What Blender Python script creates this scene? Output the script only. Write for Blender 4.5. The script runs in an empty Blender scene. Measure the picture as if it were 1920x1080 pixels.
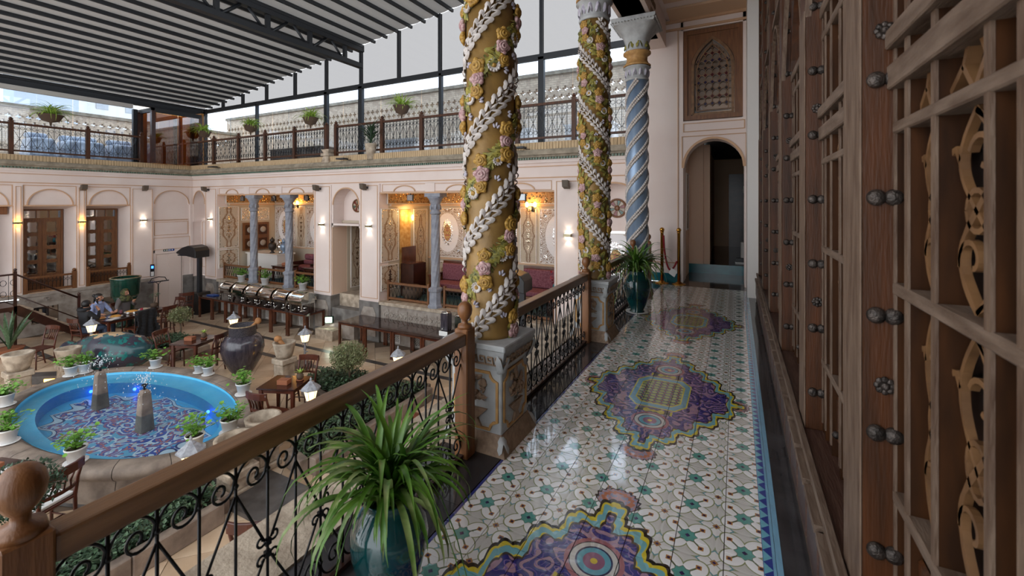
import bpy, math, random
import numpy as np
from mathutils import Vector, Matrix
random.seed(7)
PI=math.pi
S=bpy.context.scene; C=S.collection
# ---------------------------------------------------------------- camera, sky, exposure
FPX=820.0; HX=960.0; HY=378.0; CZ=4.1           # focal length / horizon in a 1920x1080 frame
YAW=math.atan(421/FPX)
cd=bpy.data.cameras.new('camera'); cam=bpy.data.objects.new('camera',cd); C.objects.link(cam)
cam.location=(0,0,CZ); cam.rotation_euler=(PI/2,0,YAW)
cd.sensor_width=36; cd.lens=36*FPX/1920; cd.shift_y=-(540-HY)/1920; cd.clip_start=.05; cd.clip_end=200
cd.dof.use_dof=True; cd.dof.focus_distance=6.0; cd.dof.aperture_fstop=4.5
S.camera=cam
W=bpy.data.worlds.new('overcast_sky'); S.world=W; W.use_nodes=True
bg=W.node_tree.nodes['Background']; bg.inputs[0].default_value=(.90,.95,1.0,1); bg.inputs[1].default_value=2.0
S.view_settings.view_transform='Standard'; S.view_settings.look='None'; S.view_settings.gamma=1
S.cycles.max_bounces=8; S.cycles.diffuse_bounces=4; S.cycles.glossy_bounces=3; S.cycles.transmission_bounces=4; S.cycles.transparent_max_bounces=12
S.cycles.caustics_reflective=False; S.cycles.caustics_refractive=False
S.view_settings.use_curve_mapping=False; S.view_settings.exposure=0.6
# ---------------------------------------------------------------- helpers
_F=(-math.sin(YAW),math.cos(YAW)); _R=(math.cos(YAW),math.sin(YAW))
def on_z(px,py,z):
    u=(px-HX)/FPX; v=(HY-py)/FPX; t=(z-CZ)/v
    return Vector(((_F[0]+u*_R[0])*t,(_F[1]+u*_R[1])*t,z))
def on_y(px,py,y):
    u=(px-HX)/FPX; v=(HY-py)/FPX; t=y/(_F[1]+u*_R[1])
    return Vector(((_F[0]+u*_R[0])*t,y,CZ+v*t))
def on_x(px,py,x):
    u=(px-HX)/FPX; v=(HY-py)/FPX; t=x/(_F[0]+u*_R[0])
    return Vector((x,(_F[1]+u*_R[1])*t,CZ+v*t))
def T(x=0,y=0,z=0): return Matrix.Translation((x,y,z))
def RZ(a): return Matrix.Rotation(a,4,'Z')
def RX(a): return Matrix.Rotation(a,4,'X')
def RY(a): return Matrix.Rotation(a,4,'Y')
def SC(x,y,z): return Matrix.Diagonal((x,y,z,1))
class MB:
    def __init__(s): s.v=[]; s.f=[]; s.m=[]; s.s=[]
    def add(s,vs,fs,m=0,sm=False,M=None):
        o=len(s.v)
        if M is not None: vs=[(M@Vector(p))[:] for p in vs]
        s.v+=[tuple(p) for p in vs]
        for f in fs: s.f.append([i+o for i in f]); s.m.append(m); s.s.append(sm)
        return s
    def box(s,x0,y0,z0,x1,y1,z1,m=0,M=None):
        v=[(x0,y0,z0),(x1,y0,z0),(x1,y1,z0),(x0,y1,z0),(x0,y0,z1),(x1,y0,z1),(x1,y1,z1),(x0,y1,z1)]
        return s.add(v,[(3,2,1,0),(4,5,6,7),(0,1,5,4),(1,2,6,5),(2,3,7,6),(3,0,4,7)],m,False,M)
    def frus(s,a,z0,b,z1,m=0,M=None,sm=False):      # a,b=(x0,y0,x1,y1) rectangles
        v=[(a[0],a[1],z0),(a[2],a[1],z0),(a[2],a[3],z0),(a[0],a[3],z0),(b[0],b[1],z1),(b[2],b[1],z1),(b[2],b[3],z1),(b[0],b[3],z1)]
        return s.add(v,[(3,2,1,0),(4,5,6,7),(0,1,5,4),(1,2,6,5),(2,3,7,6),(3,0,4,7)],m,sm,M)
    def lathe(s,prof,n=20,m=0,sm=True,M=None,cap=True):
        v=[];f=[]
        for r,z in prof:
            for k in range(n): a=2*PI*k/n; v.append((r*math.cos(a),r*math.sin(a),z))
        for i in range(len(prof)-1):
            for k in range(n):
                j=(k+1)%n; f.append((i*n+k,i*n+j,(i+1)*n+j,(i+1)*n+k))
        s.add(v,f,m,sm,M)
        if cap:
            L=len(prof)-1; o=len(s.v)-len(v)
            s.f.append([o+k for k in range(n)][::-1]); s.m.append(m); s.s.append(False)
            s.f.append([o+L*n+k for k in range(n)]); s.m.append(m); s.s.append(False)
        return s
    def tube(s,pts,r,n=6,m=0,sm=True,closed=False,M=None):
        P=[Vector(p) for p in pts]; k=len(P); v=[];f=[]
        up=None
        for i,p in enumerate(P):
            a=P[(i-1)%k] if (closed or i>0) else p; b=P[(i+1)%k] if (closed or i<k-1) else p
            d=(b-a)
            if d.length<1e-9: d=Vector((0,0,1))
            d.normalize()
            if up is None:
                up=Vector((0,0,1)) if abs(d.z)<.9 else Vector((1,0,0))
            x=d.cross(up)
            if x.length<1e-6: x=d.cross(Vector((.3,.9,.1)))
            x.normalize(); y=x.cross(d); up=y
            rr=r[i] if isinstance(r,(list,tuple)) else r
            for q in range(n):
                t=2*PI*q/n; v.append(tuple(p+x*(rr*math.cos(t))+y*(rr*math.sin(t))))
        for i in range(k if closed else k-1):
            j=(i+1)%k
            for q in range(n):
                w=(q+1)%n; f.append((i*n+q,i*n+w,j*n+w,j*n+q))
        if not closed: f+= [list(range(n))[::-1],[ (k-1)*n+q for q in range(n)]]
        return s.add(v,f,m,sm,M)
    def prism(s,poly,h0,h1,ax='z',m=0,M=None):
        k=len(poly)
        def P(a,b,h): return (a,b,h) if ax=='z' else ((a,h,b) if ax=='y' else (h,a,b))
        v=[P(a,b,h0) for a,b in poly]+[P(a,b,h1) for a,b in poly]
        f=[list(range(k))[::-1],list(range(k,2*k))]+[(i,(i+1)%k,k+(i+1)%k,k+i) for i in range(k)]
        return s.add(v,f,m,False,M)
    def ribbon(s,pts,w,h0,h1,ax='x',m=0,M=None):      # flat band of width w following 2-D pts, extruded
        k=len(pts); L=[];R=[]
        for i in range(k):
            a=pts[max(i-1,0)]; b=pts[min(i+1,k-1)]
            dx,dy=b[0]-a[0],b[1]-a[1]; l=math.hypot(dx,dy) or 1
            ww=(w[i] if isinstance(w,(list,tuple)) else w)/2
            nx,ny=-dy/l*ww,dx/l*ww
            L.append((pts[i][0]+nx,pts[i][1]+ny)); R.append((pts[i][0]-nx,pts[i][1]-ny))
        def P(q,h): return (q[0],q[1],h) if ax=='z' else ((q[0],h,q[1]) if ax=='y' else (h,q[0],q[1]))
        v=[];f=[]
        for i in range(k): v+=[P(L[i],h0),P(R[i],h0),P(R[i],h1),P(L[i],h1)]
        for i in range(k-1):
            o=i*4
            for q in range(4): w2=(q+1)%4; f.append((o+q,o+w2,o+4+w2,o+4+q))
        f+=[(3,2,1,0),((k-1)*4,(k-1)*4+1,(k-1)*4+2,(k-1)*4+3)]
        return s.add(v,f,m,False,M)
    def ball(s,c,r,n=12,k=8,m=0,M=None,sc=(1,1,1)):
        prof=[(max(r*math.sin(PI*i/k),1e-4),-r*math.cos(PI*i/k)) for i in range(k+1)]
        MM=T(*c)@SC(*sc)
        return s.lathe(prof,n,m,True,MM if M is None else M@MM,cap=False)
    def mesh(s,name):
        me=bpy.data.meshes.new(name); me.from_pydata(s.v,[],s.f)
        me.polygons.foreach_set('material_index',s.m); me.polygons.foreach_set('use_smooth',s.s); me.update()
        return me
    def build(s,name,mats,parent=None,loc=(0,0,0),rz=0,bevel=0,seg=1):
        me=s.mesh(name)
        for q in (mats if isinstance(mats,(list,tuple)) else [mats]): me.materials.append(q)
        o=bpy.data.objects.new(name,me); C.objects.link(o); o.location=loc; o.rotation_euler=(0,0,rz)
        if parent is not None: o.parent=parent
        if bevel:
            b=o.modifiers.new('bevel','BEVEL'); b.width=bevel; b.segments=seg; b.limit_method='ANGLE'
        return o
def inst(me,name,parent=None,M=None,loc=None):
    o=bpy.data.objects.new(name,me); C.objects.link(o)
    if parent is not None: o.parent=parent
    if M is not None: o.matrix_local=M
    if loc is not None: o.location=loc
    return o
def mesh_of(mb,name,mats):
    me=mb.mesh(name)
    for q in (mats if isinstance(mats,(list,tuple)) else [mats]): me.materials.append(q)
    return me
def tag(o,label=None,cat=None,group=None,kind=None):
    if label: o['label']=label
    if cat: o['category']=cat
    if group: o['group']=group
    if kind: o['kind']=kind
    return o
def thing(name,label,cat,loc=(0,0,0),rz=0,group=None):
    o=bpy.data.objects.new(name,None); C.objects.link(o); o.location=loc; o.rotation_euler=(0,0,rz)
    o.empty_display_size=.1
    return tag(o,label,cat,group)
def struct(name,mb,m,parent=None,label=None,**k):
    o=mb.build(name,m,parent,**k)
    if parent is None: o['kind']='structure'
    if label: o['label']=label
    return o
def sroot(name,loc=(0,0,0),label=None):
    o=bpy.data.objects.new(name,None); C.objects.link(o); o.location=loc; o['kind']='structure'; o.empty_display_size=.1
    if label: o['label']=label
    return o
def dup(root,loc,rz,label=None,group=None,scale=None):
    r=root.copy(); C.objects.link(r); r.location=loc; r.rotation_euler=(0,0,rz)
    if scale: r.scale=(scale,)*3
    if label: r['label']=label
    if group: r['group']=group
    for ch in list(root.children):
        c=ch.copy(); C.objects.link(c); c.parent=r
        for g in list(ch.children):
            d=g.copy(); C.objects.link(d); d.parent=c
    return r
def rnd(a,b): return random.uniform(a,b)
def arc(cx,cy,rx,ry,a0,a1,n): return [(cx+rx*math.cos(a0+(a1-a0)*i/n),cy+ry*math.sin(a0+(a1-a0)*i/n)) for i in range(n+1)]
def spiral(cx,cy,r0,r1,a0,a1,n): return [(cx+(r0+(r1-r0)*i/n)*math.cos(a0+(a1-a0)*i/n),cy+(r0+(r1-r0)*i/n)*math.sin(a0+(a1-a0)*i/n)) for i in range(n+1)]
def light(kind,name,loc,power,col=(1,1,1),parent=None,size=.05,rot=None,spot=None,blend=.6):
    l=bpy.data.lights.new(name,kind); l.energy=power; l.color=col
    if kind in('POINT','SPOT'): l.shadow_soft_size=size
    if kind=='SPOT': l.spot_size=spot; l.spot_blend=blend
    if kind=='AREA': l.size=size
    o=bpy.data.objects.new(name,l); C.objects.link(o); o.location=loc
    if rot: o.rotation_euler=rot
    if parent is not None: o.parent=parent
    return o
# ---------------------------------------------------------------- materials
def lin(c):
    return tuple(((x/255)/12.92 if x/255<=.04045 else ((x/255+.055)/1.055)**2.4) for x in c)+(1,)
def newmat(name):
    m=bpy.data.materials.new(name); m.use_nodes=True; nt=m.node_tree
    return m,nt,nt.nodes['Principled BSDF']
def mat(name,col,rough=.6,metal=0,col2=None,vs=6,bump=0,bs=60,coat=0,spec=.5,stretch=None,detail=4,lo=.35,hi=.65):
    m,nt,b=newmat(name)
    b.inputs['Roughness'].default_value=rough; b.inputs['Metallic'].default_value=metal
    b.inputs['Specular IOR Level'].default_value=spec; b.inputs['Coat Weight'].default_value=coat
    b.inputs['Base Color'].default_value=lin(col)
    m.diffuse_color=lin(col)
    if col2 or bump:
        g=nt.nodes.new('ShaderNodeNewGeometry'); src=g.outputs['Position']
        if stretch:
            mp=nt.nodes.new('ShaderNodeMapping'); mp.inputs['Scale'].default_value=stretch
            nt.links.new(src,mp.inputs['Vector']); src=mp.outputs[0]
    if col2:
        n=nt.nodes.new('ShaderNodeTexNoise'); n.inputs['Scale'].default_value=vs; n.inputs['Detail'].default_value=detail
        nt.links.new(src,n.inputs['Vector'])
        r=nt.nodes.new('ShaderNodeValToRGB'); r.color_ramp.elements[0].position=lo; r.color_ramp.elements[1].position=hi
        r.color_ramp.elements[0].color=lin(col); r.color_ramp.elements[1].color=lin(col2)
        nt.links.new(n.outputs[0],r.inputs[0]); nt.links.new(r.outputs[0],b.inputs['Base Color'])
    if bump:
        n=nt.nodes.new('ShaderNodeTexNoise'); n.inputs['Scale'].default_value=bs; n.inputs['Detail'].default_value=3
        nt.links.new(src,n.inputs['Vector'])
        bp=nt.nodes.new('ShaderNodeBump'); bp.inputs['Strength'].default_value=bump; bp.inputs['Distance'].default_value=.01
        nt.links.new(n.outputs[0],bp.inputs['Height']); nt.links.new(bp.outputs[0],b.inputs['Normal'])
    return m
def emis(name,col,strength):
    m,nt,b=newmat(name); b.inputs['Base Color'].default_value=lin(col)
    b.inputs['Emission Color'].default_value=lin(col); b.inputs['Emission Strength'].default_value=strength
    return m
def glassmat(name,tint,gloss=.08,rough=.02,gcol=(1,1,1,1)):
    m=bpy.data.materials.new(name); m.use_nodes=True; nt=m.node_tree; nt.nodes.clear()
    o=nt.nodes.new('ShaderNodeOutputMaterial'); t=nt.nodes.new('ShaderNodeBsdfTransparent'); t.inputs[0].default_value=tint+(1,)
    g=nt.nodes.new('ShaderNodeBsdfGlossy'); g.inputs['Roughness'].default_value=rough; g.inputs[0].default_value=gcol
    x=nt.nodes.new('ShaderNodeMixShader'); x.inputs[0].default_value=gloss
    nt.links.new(t.outputs[0],x.inputs[1]); nt.links.new(g.outputs[0],x.inputs[2]); nt.links.new(x.outputs[0],o.inputs[0])
    return m
def fabricmat(name,col,trans):
    m=bpy.data.materials.new(name); m.use_nodes=True; nt=m.node_tree; nt.nodes.clear()
    o=nt.nodes.new('ShaderNodeOutputMaterial'); d=nt.nodes.new('ShaderNodeBsdfDiffuse'); d.inputs[0].default_value=lin(col)
    t=nt.nodes.new('ShaderNodeBsdfTranslucent'); t.inputs[0].default_value=lin(trans)
    x=nt.nodes.new('ShaderNodeAddShader')
    nt.links.new(d.outputs[0],x.inputs[0]); nt.links.new(t.outputs[0],x.inputs[1]); nt.links.new(x.outputs[0],o.inputs[0])
    return m
# --- tiny expression layer over Math nodes for the printed patterns
class E:
    nt=None
    def __init__(s,k): s.k=k
    @staticmethod
    def op(o,*a):
        n=E.nt.nodes.new('ShaderNodeMath'); n.operation=o
        for i,x in enumerate(a):
            x=x.k if isinstance(x,E) else x
            if isinstance(x,(int,float)): n.inputs[i].default_value=x
            else: E.nt.links.new(x,n.inputs[i])
        return E(n.outputs[0])
    def __add__(s,o): return E.op('ADD',s,o)
    __radd__=__add__
    def __sub__(s,o): return E.op('SUBTRACT',s,o)
    def __rsub__(s,o): return E.op('SUBTRACT',o,s)
    def __mul__(s,o): return E.op('MULTIPLY',s,o)
    __rmul__=__mul__
    def __truediv__(s,o): return E.op('DIVIDE',s,o)
    def __lt__(s,o): return E.op('LESS_THAN',s,o)
    def __gt__(s,o): return E.op('GREATER_THAN',s,o)
def Ab(a): return E.op('ABSOLUTE',a)
def Fr(a): return E.op('FRACT',a)
def Mn(a,b): return E.op('MINIMUM',a,b)
def Mx(a,b): return E.op('MAXIMUM',a,b)
def Sn(a): return E.op('SINE',a)
def Sq(a): return E.op('SQRT',a)
def rep(a,p,off=0): return (Fr((a+off)/p)-.5)*p
def xyz(sock):
    n=E.nt.nodes.new('ShaderNodeSeparateXYZ'); E.nt.links.new(sock,n.inputs[0]); return [E(q) for q in n.outputs]
def comb(x,y,z=0.):
    n=E.nt.nodes.new('ShaderNodeCombineXYZ')
    for i,q in enumerate((x,y,z)):
        if isinstance(q,E): E.nt.links.new(q.k,n.inputs[i])
        else: n.inputs[i].default_value=q
    return n.outputs[0]
def noise(vec,scale,detail=1.):
    n=E.nt.nodes.new('ShaderNodeTexNoise'); n.inputs['Scale'].default_value=scale; n.inputs['Detail'].default_value=detail
    E.nt.links.new(vec,n.inputs['Vector']); return E(n.outputs[0])
def voro(vec,scale,feat='F1'):
    n=E.nt.nodes.new('ShaderNodeTexVoronoi'); n.feature=feat; n.inputs['Scale'].default_value=scale
    E.nt.links.new(vec,n.inputs['Vector']); return n
def mixc(f,a,b):
    n=E.nt.nodes.new('ShaderNodeMix'); n.data_type='RGBA'
    E.nt.links.new(f.k,n.inputs[0])
    for i,q in ((6,a),(7,b)):
        if isinstance(q,tuple): n.inputs[i].default_value=lin(q)
        else: E.nt.links.new(q,n.inputs[i])
    return n.outputs[2]
def bumpto(b,h,strength,dist=.004):
    bp=E.nt.nodes.new('ShaderNodeBump'); bp.inputs['Strength'].default_value=strength; bp.inputs['Distance'].default_value=dist
    E.nt.links.new(h.k,bp.inputs['Height']); E.nt.links.new(bp.outputs[0],b.inputs['Normal'])
def pos(): 
    g=E.nt.nodes.new('ShaderNodeNewGeometry'); return g.outputs['Position']
def objc():
    g=E.nt.nodes.new('ShaderNodeTexCoord'); return g.outputs['Object']

plaster=mat('plaster',(226,211,204),.75,col2=(219,201,193),vs=1.2,bump=.06,bs=120)
plaster_tan=mat('plaster_tan',(205,172,142),.75)
plaster_peach=mat('plaster_peach',(226,196,172),.75)
trimline=mat('trim_line',(193,155,122),.7)
stone=mat('carved_stone',(170,160,150),.7,col2=(140,128,118),vs=5,bump=.3,bs=30)
stone_d=mat('grey_stone',(128,124,120),.6,col2=(98,92,88),vs=4,bump=.2)
stone_w=mat('old_stone',(196,180,160),.85,col2=(150,134,116),vs=7,bump=.6,bs=45)
curb=mat('curb_stone',(150,134,120),.7,col2=(108,94,84),vs=4,bump=.4,bs=30)
marble_k=mat('black_marble',(52,50,52),.08,col2=(78,76,78),vs=3,detail=8,lo=.45,hi=.75)
basalt=mat('basalt_strip',(88,84,82),.35,col2=(66,62,60),vs=6)
paver_m=[mat('paver_%d'%i,c,.28,col2=c2,vs=2.5,detail=6,bump=.08,bs=60) for i,(c,c2) in enumerate([((222,198,170),(200,172,142)),((212,186,156),(190,160,130)),((228,206,180),(208,180,150)),((204,178,150),(182,154,126))])]
grout=mat('grout',(110,92,76),.8)
grout_d=mat('dark_grout',(58,50,44),.8)
wood=mat('oak_brown',(84,46,21),.45,spec=.35,col2=(54,30,13),vs=5,stretch=(6,6,.5),bump=.15,bs=30,lo=.3,hi=.7)
wood_h=mat('handrail_wood',(134,98,68),.33,col2=(100,70,46),vs=6,stretch=(5,.6,5),bump=.1,bs=30,lo=.3,hi=.7)
wood_d=mat('dark_wood',(64,34,24),.3,col2=(44,22,16),vs=6,lo=.3,hi=.7)
wood_t=mat('table_wood',(96,52,32),.22,col2=(74,38,24),vs=5,lo=.3,hi=.7,coat=.3)
wood_door=mat('door_wood',(124,80,44),.45,col2=(96,58,32),vs=7,stretch=(6,6,.6),lo=.3,hi=.7)
wood_g=mat('weathered_edge',(120,99,82),.65,col2=(82,59,44),vs=9,stretch=(4,4,.7),bump=.3,bs=40,lo=.3,hi=.7)
wood_gy=mat('weathered_rail',(124,105,90),.65,col2=(84,64,50),vs=9,stretch=(4,.7,4),bump=.3,bs=40,lo=.3,hi=.7)
wood_k=mat('recess_wood',(70,40,18),.6,spec=.15,col2=(44,25,12),vs=6,stretch=(4,4,.7),lo=.3,hi=.7)
wood_p=mat('plinth_wood',(70,46,38),.35,col2=(96,72,60),vs=10,stretch=(5,.5,5),bump=.3,bs=30,lo=.4,hi=.8)
fret_m=mat('fretwork_wood',(128,92,58),.5,col2=(98,68,42),vs=12)
iron=mat('black_iron',(22,22,24),.35,metal=.4)
iron_s=mat('stud_iron',(84,74,68),.42,metal=.6,col2=(50,44,40),vs=40,bump=.5,bs=120)
steel_k=mat('black_steel',(38,40,44),.45,metal=.2)
chrome=mat('polished_steel',(225,222,216),.08,metal=1)
brass=mat('brass',(190,140,62),.22,metal=1)
wood_post=mat('post_wood',(134,88,50),.4,col2=(102,62,34),vs=5,stretch=(6,6,.5),bump=.15,bs=30,lo=.3,hi=.7)
gold=mat('bronze_gold',(150,116,62),.45,metal=.15,col2=(126,96,50),vs=8,bump=.25,bs=25)
bluecol=mat('steel_blue_paint',(146,166,190),.3,metal=.3,col2=(128,150,178),vs=6,stretch=(3,3,.3))
stucco_w=mat('stucco_white',(206,198,192),.7,col2=(180,170,164),vs=20)
stucco_l=mat('stucco_lilac',(196,190,200),.7,col2=(164,158,172),vs=25)
rose_p=mat('rose_pink',(196,164,160),.6,col2=(150,108,110),vs=70,lo=.4,hi=.62)
rose_y=mat('rose_yellow',(182,142,62),.55,col2=(140,102,38),vs=70,lo=.4,hi=.62)
leaf_o=mat('leaf_olive',(156,144,62),.6,col2=(84,88,52),vs=28,lo=.4,hi=.65)
ped_g=mat('pedestal_grey',(178,180,180),.6,col2=(158,158,158),vs=10,bump=.1,bs=60)
ped_t=mat('pedestal_relief',(160,134,110),.7,col2=(132,108,88),vs=30,bump=.3,bs=50)
ped_o=mat('pedestal_ochre',(190,146,88),.6,col2=(168,124,72),vs=20)
gcol=mat('grey_column',(150,152,160),.65,col2=(128,130,140),vs=8)
brickband=mat('brick_band',(198,172,136),.8,col2=(170,144,110),vs=14,stretch=(3,3,.3),bump=.4,bs=30)
cornice_m=mat('cornice_stone',(158,146,128),.75,col2=(126,116,100),vs=6,bump=.3)
bead_t=mat('teal_bead',(70,108,98),.5,col2=(120,130,110),vs=30)
fabric=fabricmat('awning_fabric',(150,146,142),(60,59,58))
glass_lo=glassmat('terrace_glass',(.80,.86,.93),.05)
glass_hi=glassmat('clerestory_sheet',(.46,.45,.445),.01)
glass_am=glassmat('amber_glass',(.62,.42,.2),.16)
glass_d=glassmat('dark_glass',(.35,.36,.38),.35)
glass_w=glassmat('window_glass',(.75,.78,.8),.25)
brickw=None
teal_gl=mat('teal_glaze',(12,70,70),.12,col2=(8,48,52),vs=4,coat=.6)
green_gl=mat('green_glaze',(26,68,55),.2,col2=(19,52,43),vs=5,coat=.4)
jar_k=mat('black_glaze_jar',(48,44,54),.25,col2=(74,68,76),vs=6,stretch=(3,3,.4),coat=.5,bump=.25,bs=18)
pot_w=mat('white_plastic',(232,230,228),.45)
soil=mat('soil',(56,38,26),.9,bump=.8,bs=90)
leaf_g=mat('geranium_leaf',(124,170,66),.5,col2=(84,136,46),vs=18)
leaf_s=mat('spider_leaf',(96,136,44),.38,col2=(52,92,26),vs=9)
leaf_s2=mat('spider_leaf_pale',(150,164,104),.4,col2=(84,120,48),vs=14)
leaf_h=mat('ivy_leaf',(52,78,50),.5,col2=(36,56,38),vs=20)
leaf_h2=mat('ivy_leaf_pale',(96,122,92),.5,col2=(60,88,58),vs=20)
leaf_b=mat('olive_bush_leaf',(142,146,104),.55,col2=(98,108,68),vs=20)
leaf_f=mat('fern_leaf',(176,200,90),.5,col2=(134,170,62),vs=14)
bark=mat('bark',(96,78,62),.85,bump=.6)
basket_m=mat('basket_weave',(86,68,54),.8,bump=.8,bs=50)
lamp_g=mat('cast_grey',(168,170,176),.55,col2=(136,138,144),vs=20,bump=.2)
lamp_em=emis('lit_lantern_glass',(255,214,140),3.2)
sconce_m=mat('sconce_metal',(150,138,110),.35,metal=.8)
bulb_w=emis('sconce_led',(255,240,214),9)
bulb_y=emis('warm_bulb',(255,176,70),22)
burg=mat('burgundy_fabric',(104,50,62),.85,col2=(134,84,92),vs=25)
cream=mat('cream_panel',(192,178,158),.7)
lift_m=mat('lift_panel',(224,206,196),.5)
rim_m=mat('worn_rim',(176,152,120),.8,col2=(130,110,84),vs=14)
pool_wall=mat('pool_wall_tile',(48,150,208),.3,col2=(40,138,198),vs=3)
white_m=mat('white_paint',(222,216,210),.5)
black_m=mat('black_plastic',(26,26,28),.4)
red_rope=mat('red_rope',(140,24,34),.8,bump=.6,bs=150)
paper=mat('paper',(226,224,222),.8)
teal_tile=mat('teal_tile',(34,112,122),.15,col2=(26,92,104),vs=4)
skin_m=mat('skin',(202,150,122),.55)
hair_m=mat('black_hair',(24,20,20),.5)
jeans=mat('blue_denim',(76,92,120),.85,col2=(58,72,98),vs=30)
shirt=mat('light_blue_shirt',(156,168,204),.8,col2=(136,148,190),vs=30)
coat_k=mat('black_jacket',(26,27,32),.7)
coat_g=mat('grey_coat',(112,106,106),.85)
scarf=mat('camouflage_scarf',(86,88,50),.85,col2=(48,48,32),vs=16,lo=.48,hi=.54)
terracotta=mat('terracotta',(150,92,62),.8)
clay=mat('pestle_wood',(182,128,78),.7,col2=(150,102,60),vs=9)
food=mat('rice_dish',(222,180,84),.6,col2=(206,120,50),vs=30)
redflower=mat('red_flower',(160,40,56),.6)
blue_em=emis('pool_lamp_blue',(40,90,255),6)
yel_em=emis('step_lamp_yellow',(255,190,70),10)
flood_em=emis('flood_lamp_face',(240,255,236),2)
bluetile=mat('pool_blue_tile',(104,204,244),.3,col2=(90,192,238),vs=3)
tealpool=mat('turquoise_tile',(40,140,150),.25,col2=(30,116,128),vs=3)
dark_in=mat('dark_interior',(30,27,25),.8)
tealfl=mat('teal_carpet',(50,84,92),.9)
print_b=mat('print_blue',(30,70,140),.5)

def floor_mat():
    m,nt,b=newmat('veranda_tile_print'); E.nt=nt
    x,y,z=xyz(pos())
    b.inputs['Roughness'].default_value=.13; b.inputs['Coat Weight'].default_value=1; b.inputs['Coat IOR'].default_value=1.75; b.inputs['Coat Roughness'].default_value=.06
    P=.2275
    cx=Ab(rep(x,P,1.22)); cy=Ab(rep(y,P,.05))
    s=(cx+cy)*.7071; w=Ab(cx-cy)*.7071
    qs=(P-(cx+cy))*.7071                                     # distance (along diagonal) from the cell corner
    pet=Sq(((s-.066)/.053)*((s-.066)/.053)+(w/.042)*(w/.042))
    ring=Ab(Sq(cx*cx+cy*cy)-.118)
    col=mixc(ring<.003,(216,214,209),(158,166,132))
    col=mixc(qs<.05,col,(238,236,234))
    col=mixc(Ab(qs-.05)<.003,col,(110,160,166))
    col=mixc(Ab(cx-cy)<.003,col,(160,164,140))
    col=mixc(qs<.013,col,(176,130,84))
    col=mixc(qs<.006,col,(70,50,92))
    col=mixc(pet<1.12,col,(150,156,112))
    col=mixc(pet<1.0,col,(253,252,252))
    star=Mn(Mx(cx,cy)/.03,(cx+cy)/.044)
    col=mixc(Mn(star,Mx((Ab(w)/.004),s/.075))<1.,col,(104,112,84))
    col=mixc(star<.92,col,(94,164,154))
    col=mixc((cx+cy)<.012,col,(44,36,92))
    dd=(Ab(s-.083)+w)
    col=mixc(dd<.016,col,(190,134,74)); col=mixc(dd<.0085,col,(52,38,84))
    rel=Mn(Mn(Ab(pet-1.06)*.6,Ab(star-.96)),Mn(ring*20.,1.))
    # medallions
    ym=rep(y,2.32,-1.28+1.16); ax=Ab(x+.53); ay=Ab(ym)
    sc_=Ab(Sn((ay*1.2-ax*1.9)*7.5+.5)); wob=.07-sc_*.13-Ab(Sn((ay*1.2-ax*1.9)*22.))*.03
    F=E.op('POWER',E.op('POWER',ax/.555,1.22)+E.op('POWER',ay/.87,1.22),.82)+wob
    ok=(y<7.2)
    cur=noise(comb(ax,ym,0.),8.,.8); band=Ab(Fr(cur*7.)-.5)
    body=mixc(band<.2,(38,36,128),(176,138,158))
    body=mixc(Ab(band-.2)<.02,body,(24,20,84))
    cu2=noise(comb(ax,ay,3.),14.,.5); body=mixc(Ab(Fr(cu2*6.)-.5)<.05,body,(134,108,172))
    # rosettes
    ry=ay-.50; rr=Sq(ax*ax+ry*ry)
    body=mixc(rr<.125,body,(172,104,112)); body=mixc(rr<.105,body,(30,28,60)); body=mixc(rr<.1,body,(214,210,204)); body=mixc(rr<.078,body,(30,40,90))
    body=mixc(rr<.07,body,(104,176,196))
    body=mixc((rr+Sn(Fr(rr*40.)*6.28)*.006)<.04,body,(150,96,128)); body=mixc(rr<.015,body,(230,202,70))
    lz=Mx(ax/.12,Ab(ay-.345)/.03); body=mixc(lz<1.,body,(60,56,34)); body=mixc((lz+Sn(ax*90.)*.4)<.7,body,(204,186,62))
    # central octagon panel
    oc=Mx(Mx(ax/.20,ay/.285),(ax/.20+ay/.285)/1.66)
    dots=Sq(rep(x,.05)*rep(x,.05)+rep(y,.05)*rep(y,.05)); dots2=Sq(rep(x,.05,.025)*rep(x,.05,.025)+rep(y,.05,.025)*rep(y,.05,.025))
    inn=mixc(dots<.0195,(50,52,96),(166,178,96)); inn=mixc(dots2<.008,inn,(176,122,70))
    pan=mixc(oc<.8,(120,176,192),inn); pan=mixc(Ab(oc-.8)<.025,pan,(206,196,74))
    body=mixc(oc<1.05,body,(206,196,74)); body=mixc(oc<1.,body,pan)
    bord=mixc(F<.965,(34,28,24),(224,204,52))
    bord=mixc(Ab(F-.90+Sn((ay-ax)*60.)*.012)<.032,bord,(120,186,196))
    med=mixc(F<.85,bord,body); med=mixc(Ab(F-.85)<.012,med,(60,44,40))
    # palmettes
    pl=Mn(Sq((ax/.11)*(ax/.11)+((ay-.92)/.085)*((ay-.92)/.085)),Sq(((ax-.545)/.075)*((ax-.535)/.075)+(ay/.09)*(ay/.09)))+Sn((ax-ay)*160.)*.05
    pn=noise(comb(ax,ay,7.),60.,1.)
    pc=mixc(pn<.5,(196,150,150),(150,150,176)); pc=mixc(pl<.9,(60,40,36),pc); pc=mixc(Ab(pl-.62)<.1,pc,(198,120,84)); 
    col2=mixc((pl<1.)*ok,col,pc)
    inm=(F<1.)*ok
    fin=mixc(inm,col2,med)
    # side borders
    tri=Ab(rep(y,.07))*1.0
    fin=mixc(x>.098,fin,(44,66,150)); 
    fin=mixc(((x-.1)<(.034-tri))*(x>.1),fin,(120,190,210))
    fin=mixc(x>.134,fin,(132,184,214))
    fin=mixc(x<-1.2,fin,(40,52,132))
    nt.links.new(fin,b.inputs['Base Color'])
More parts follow.
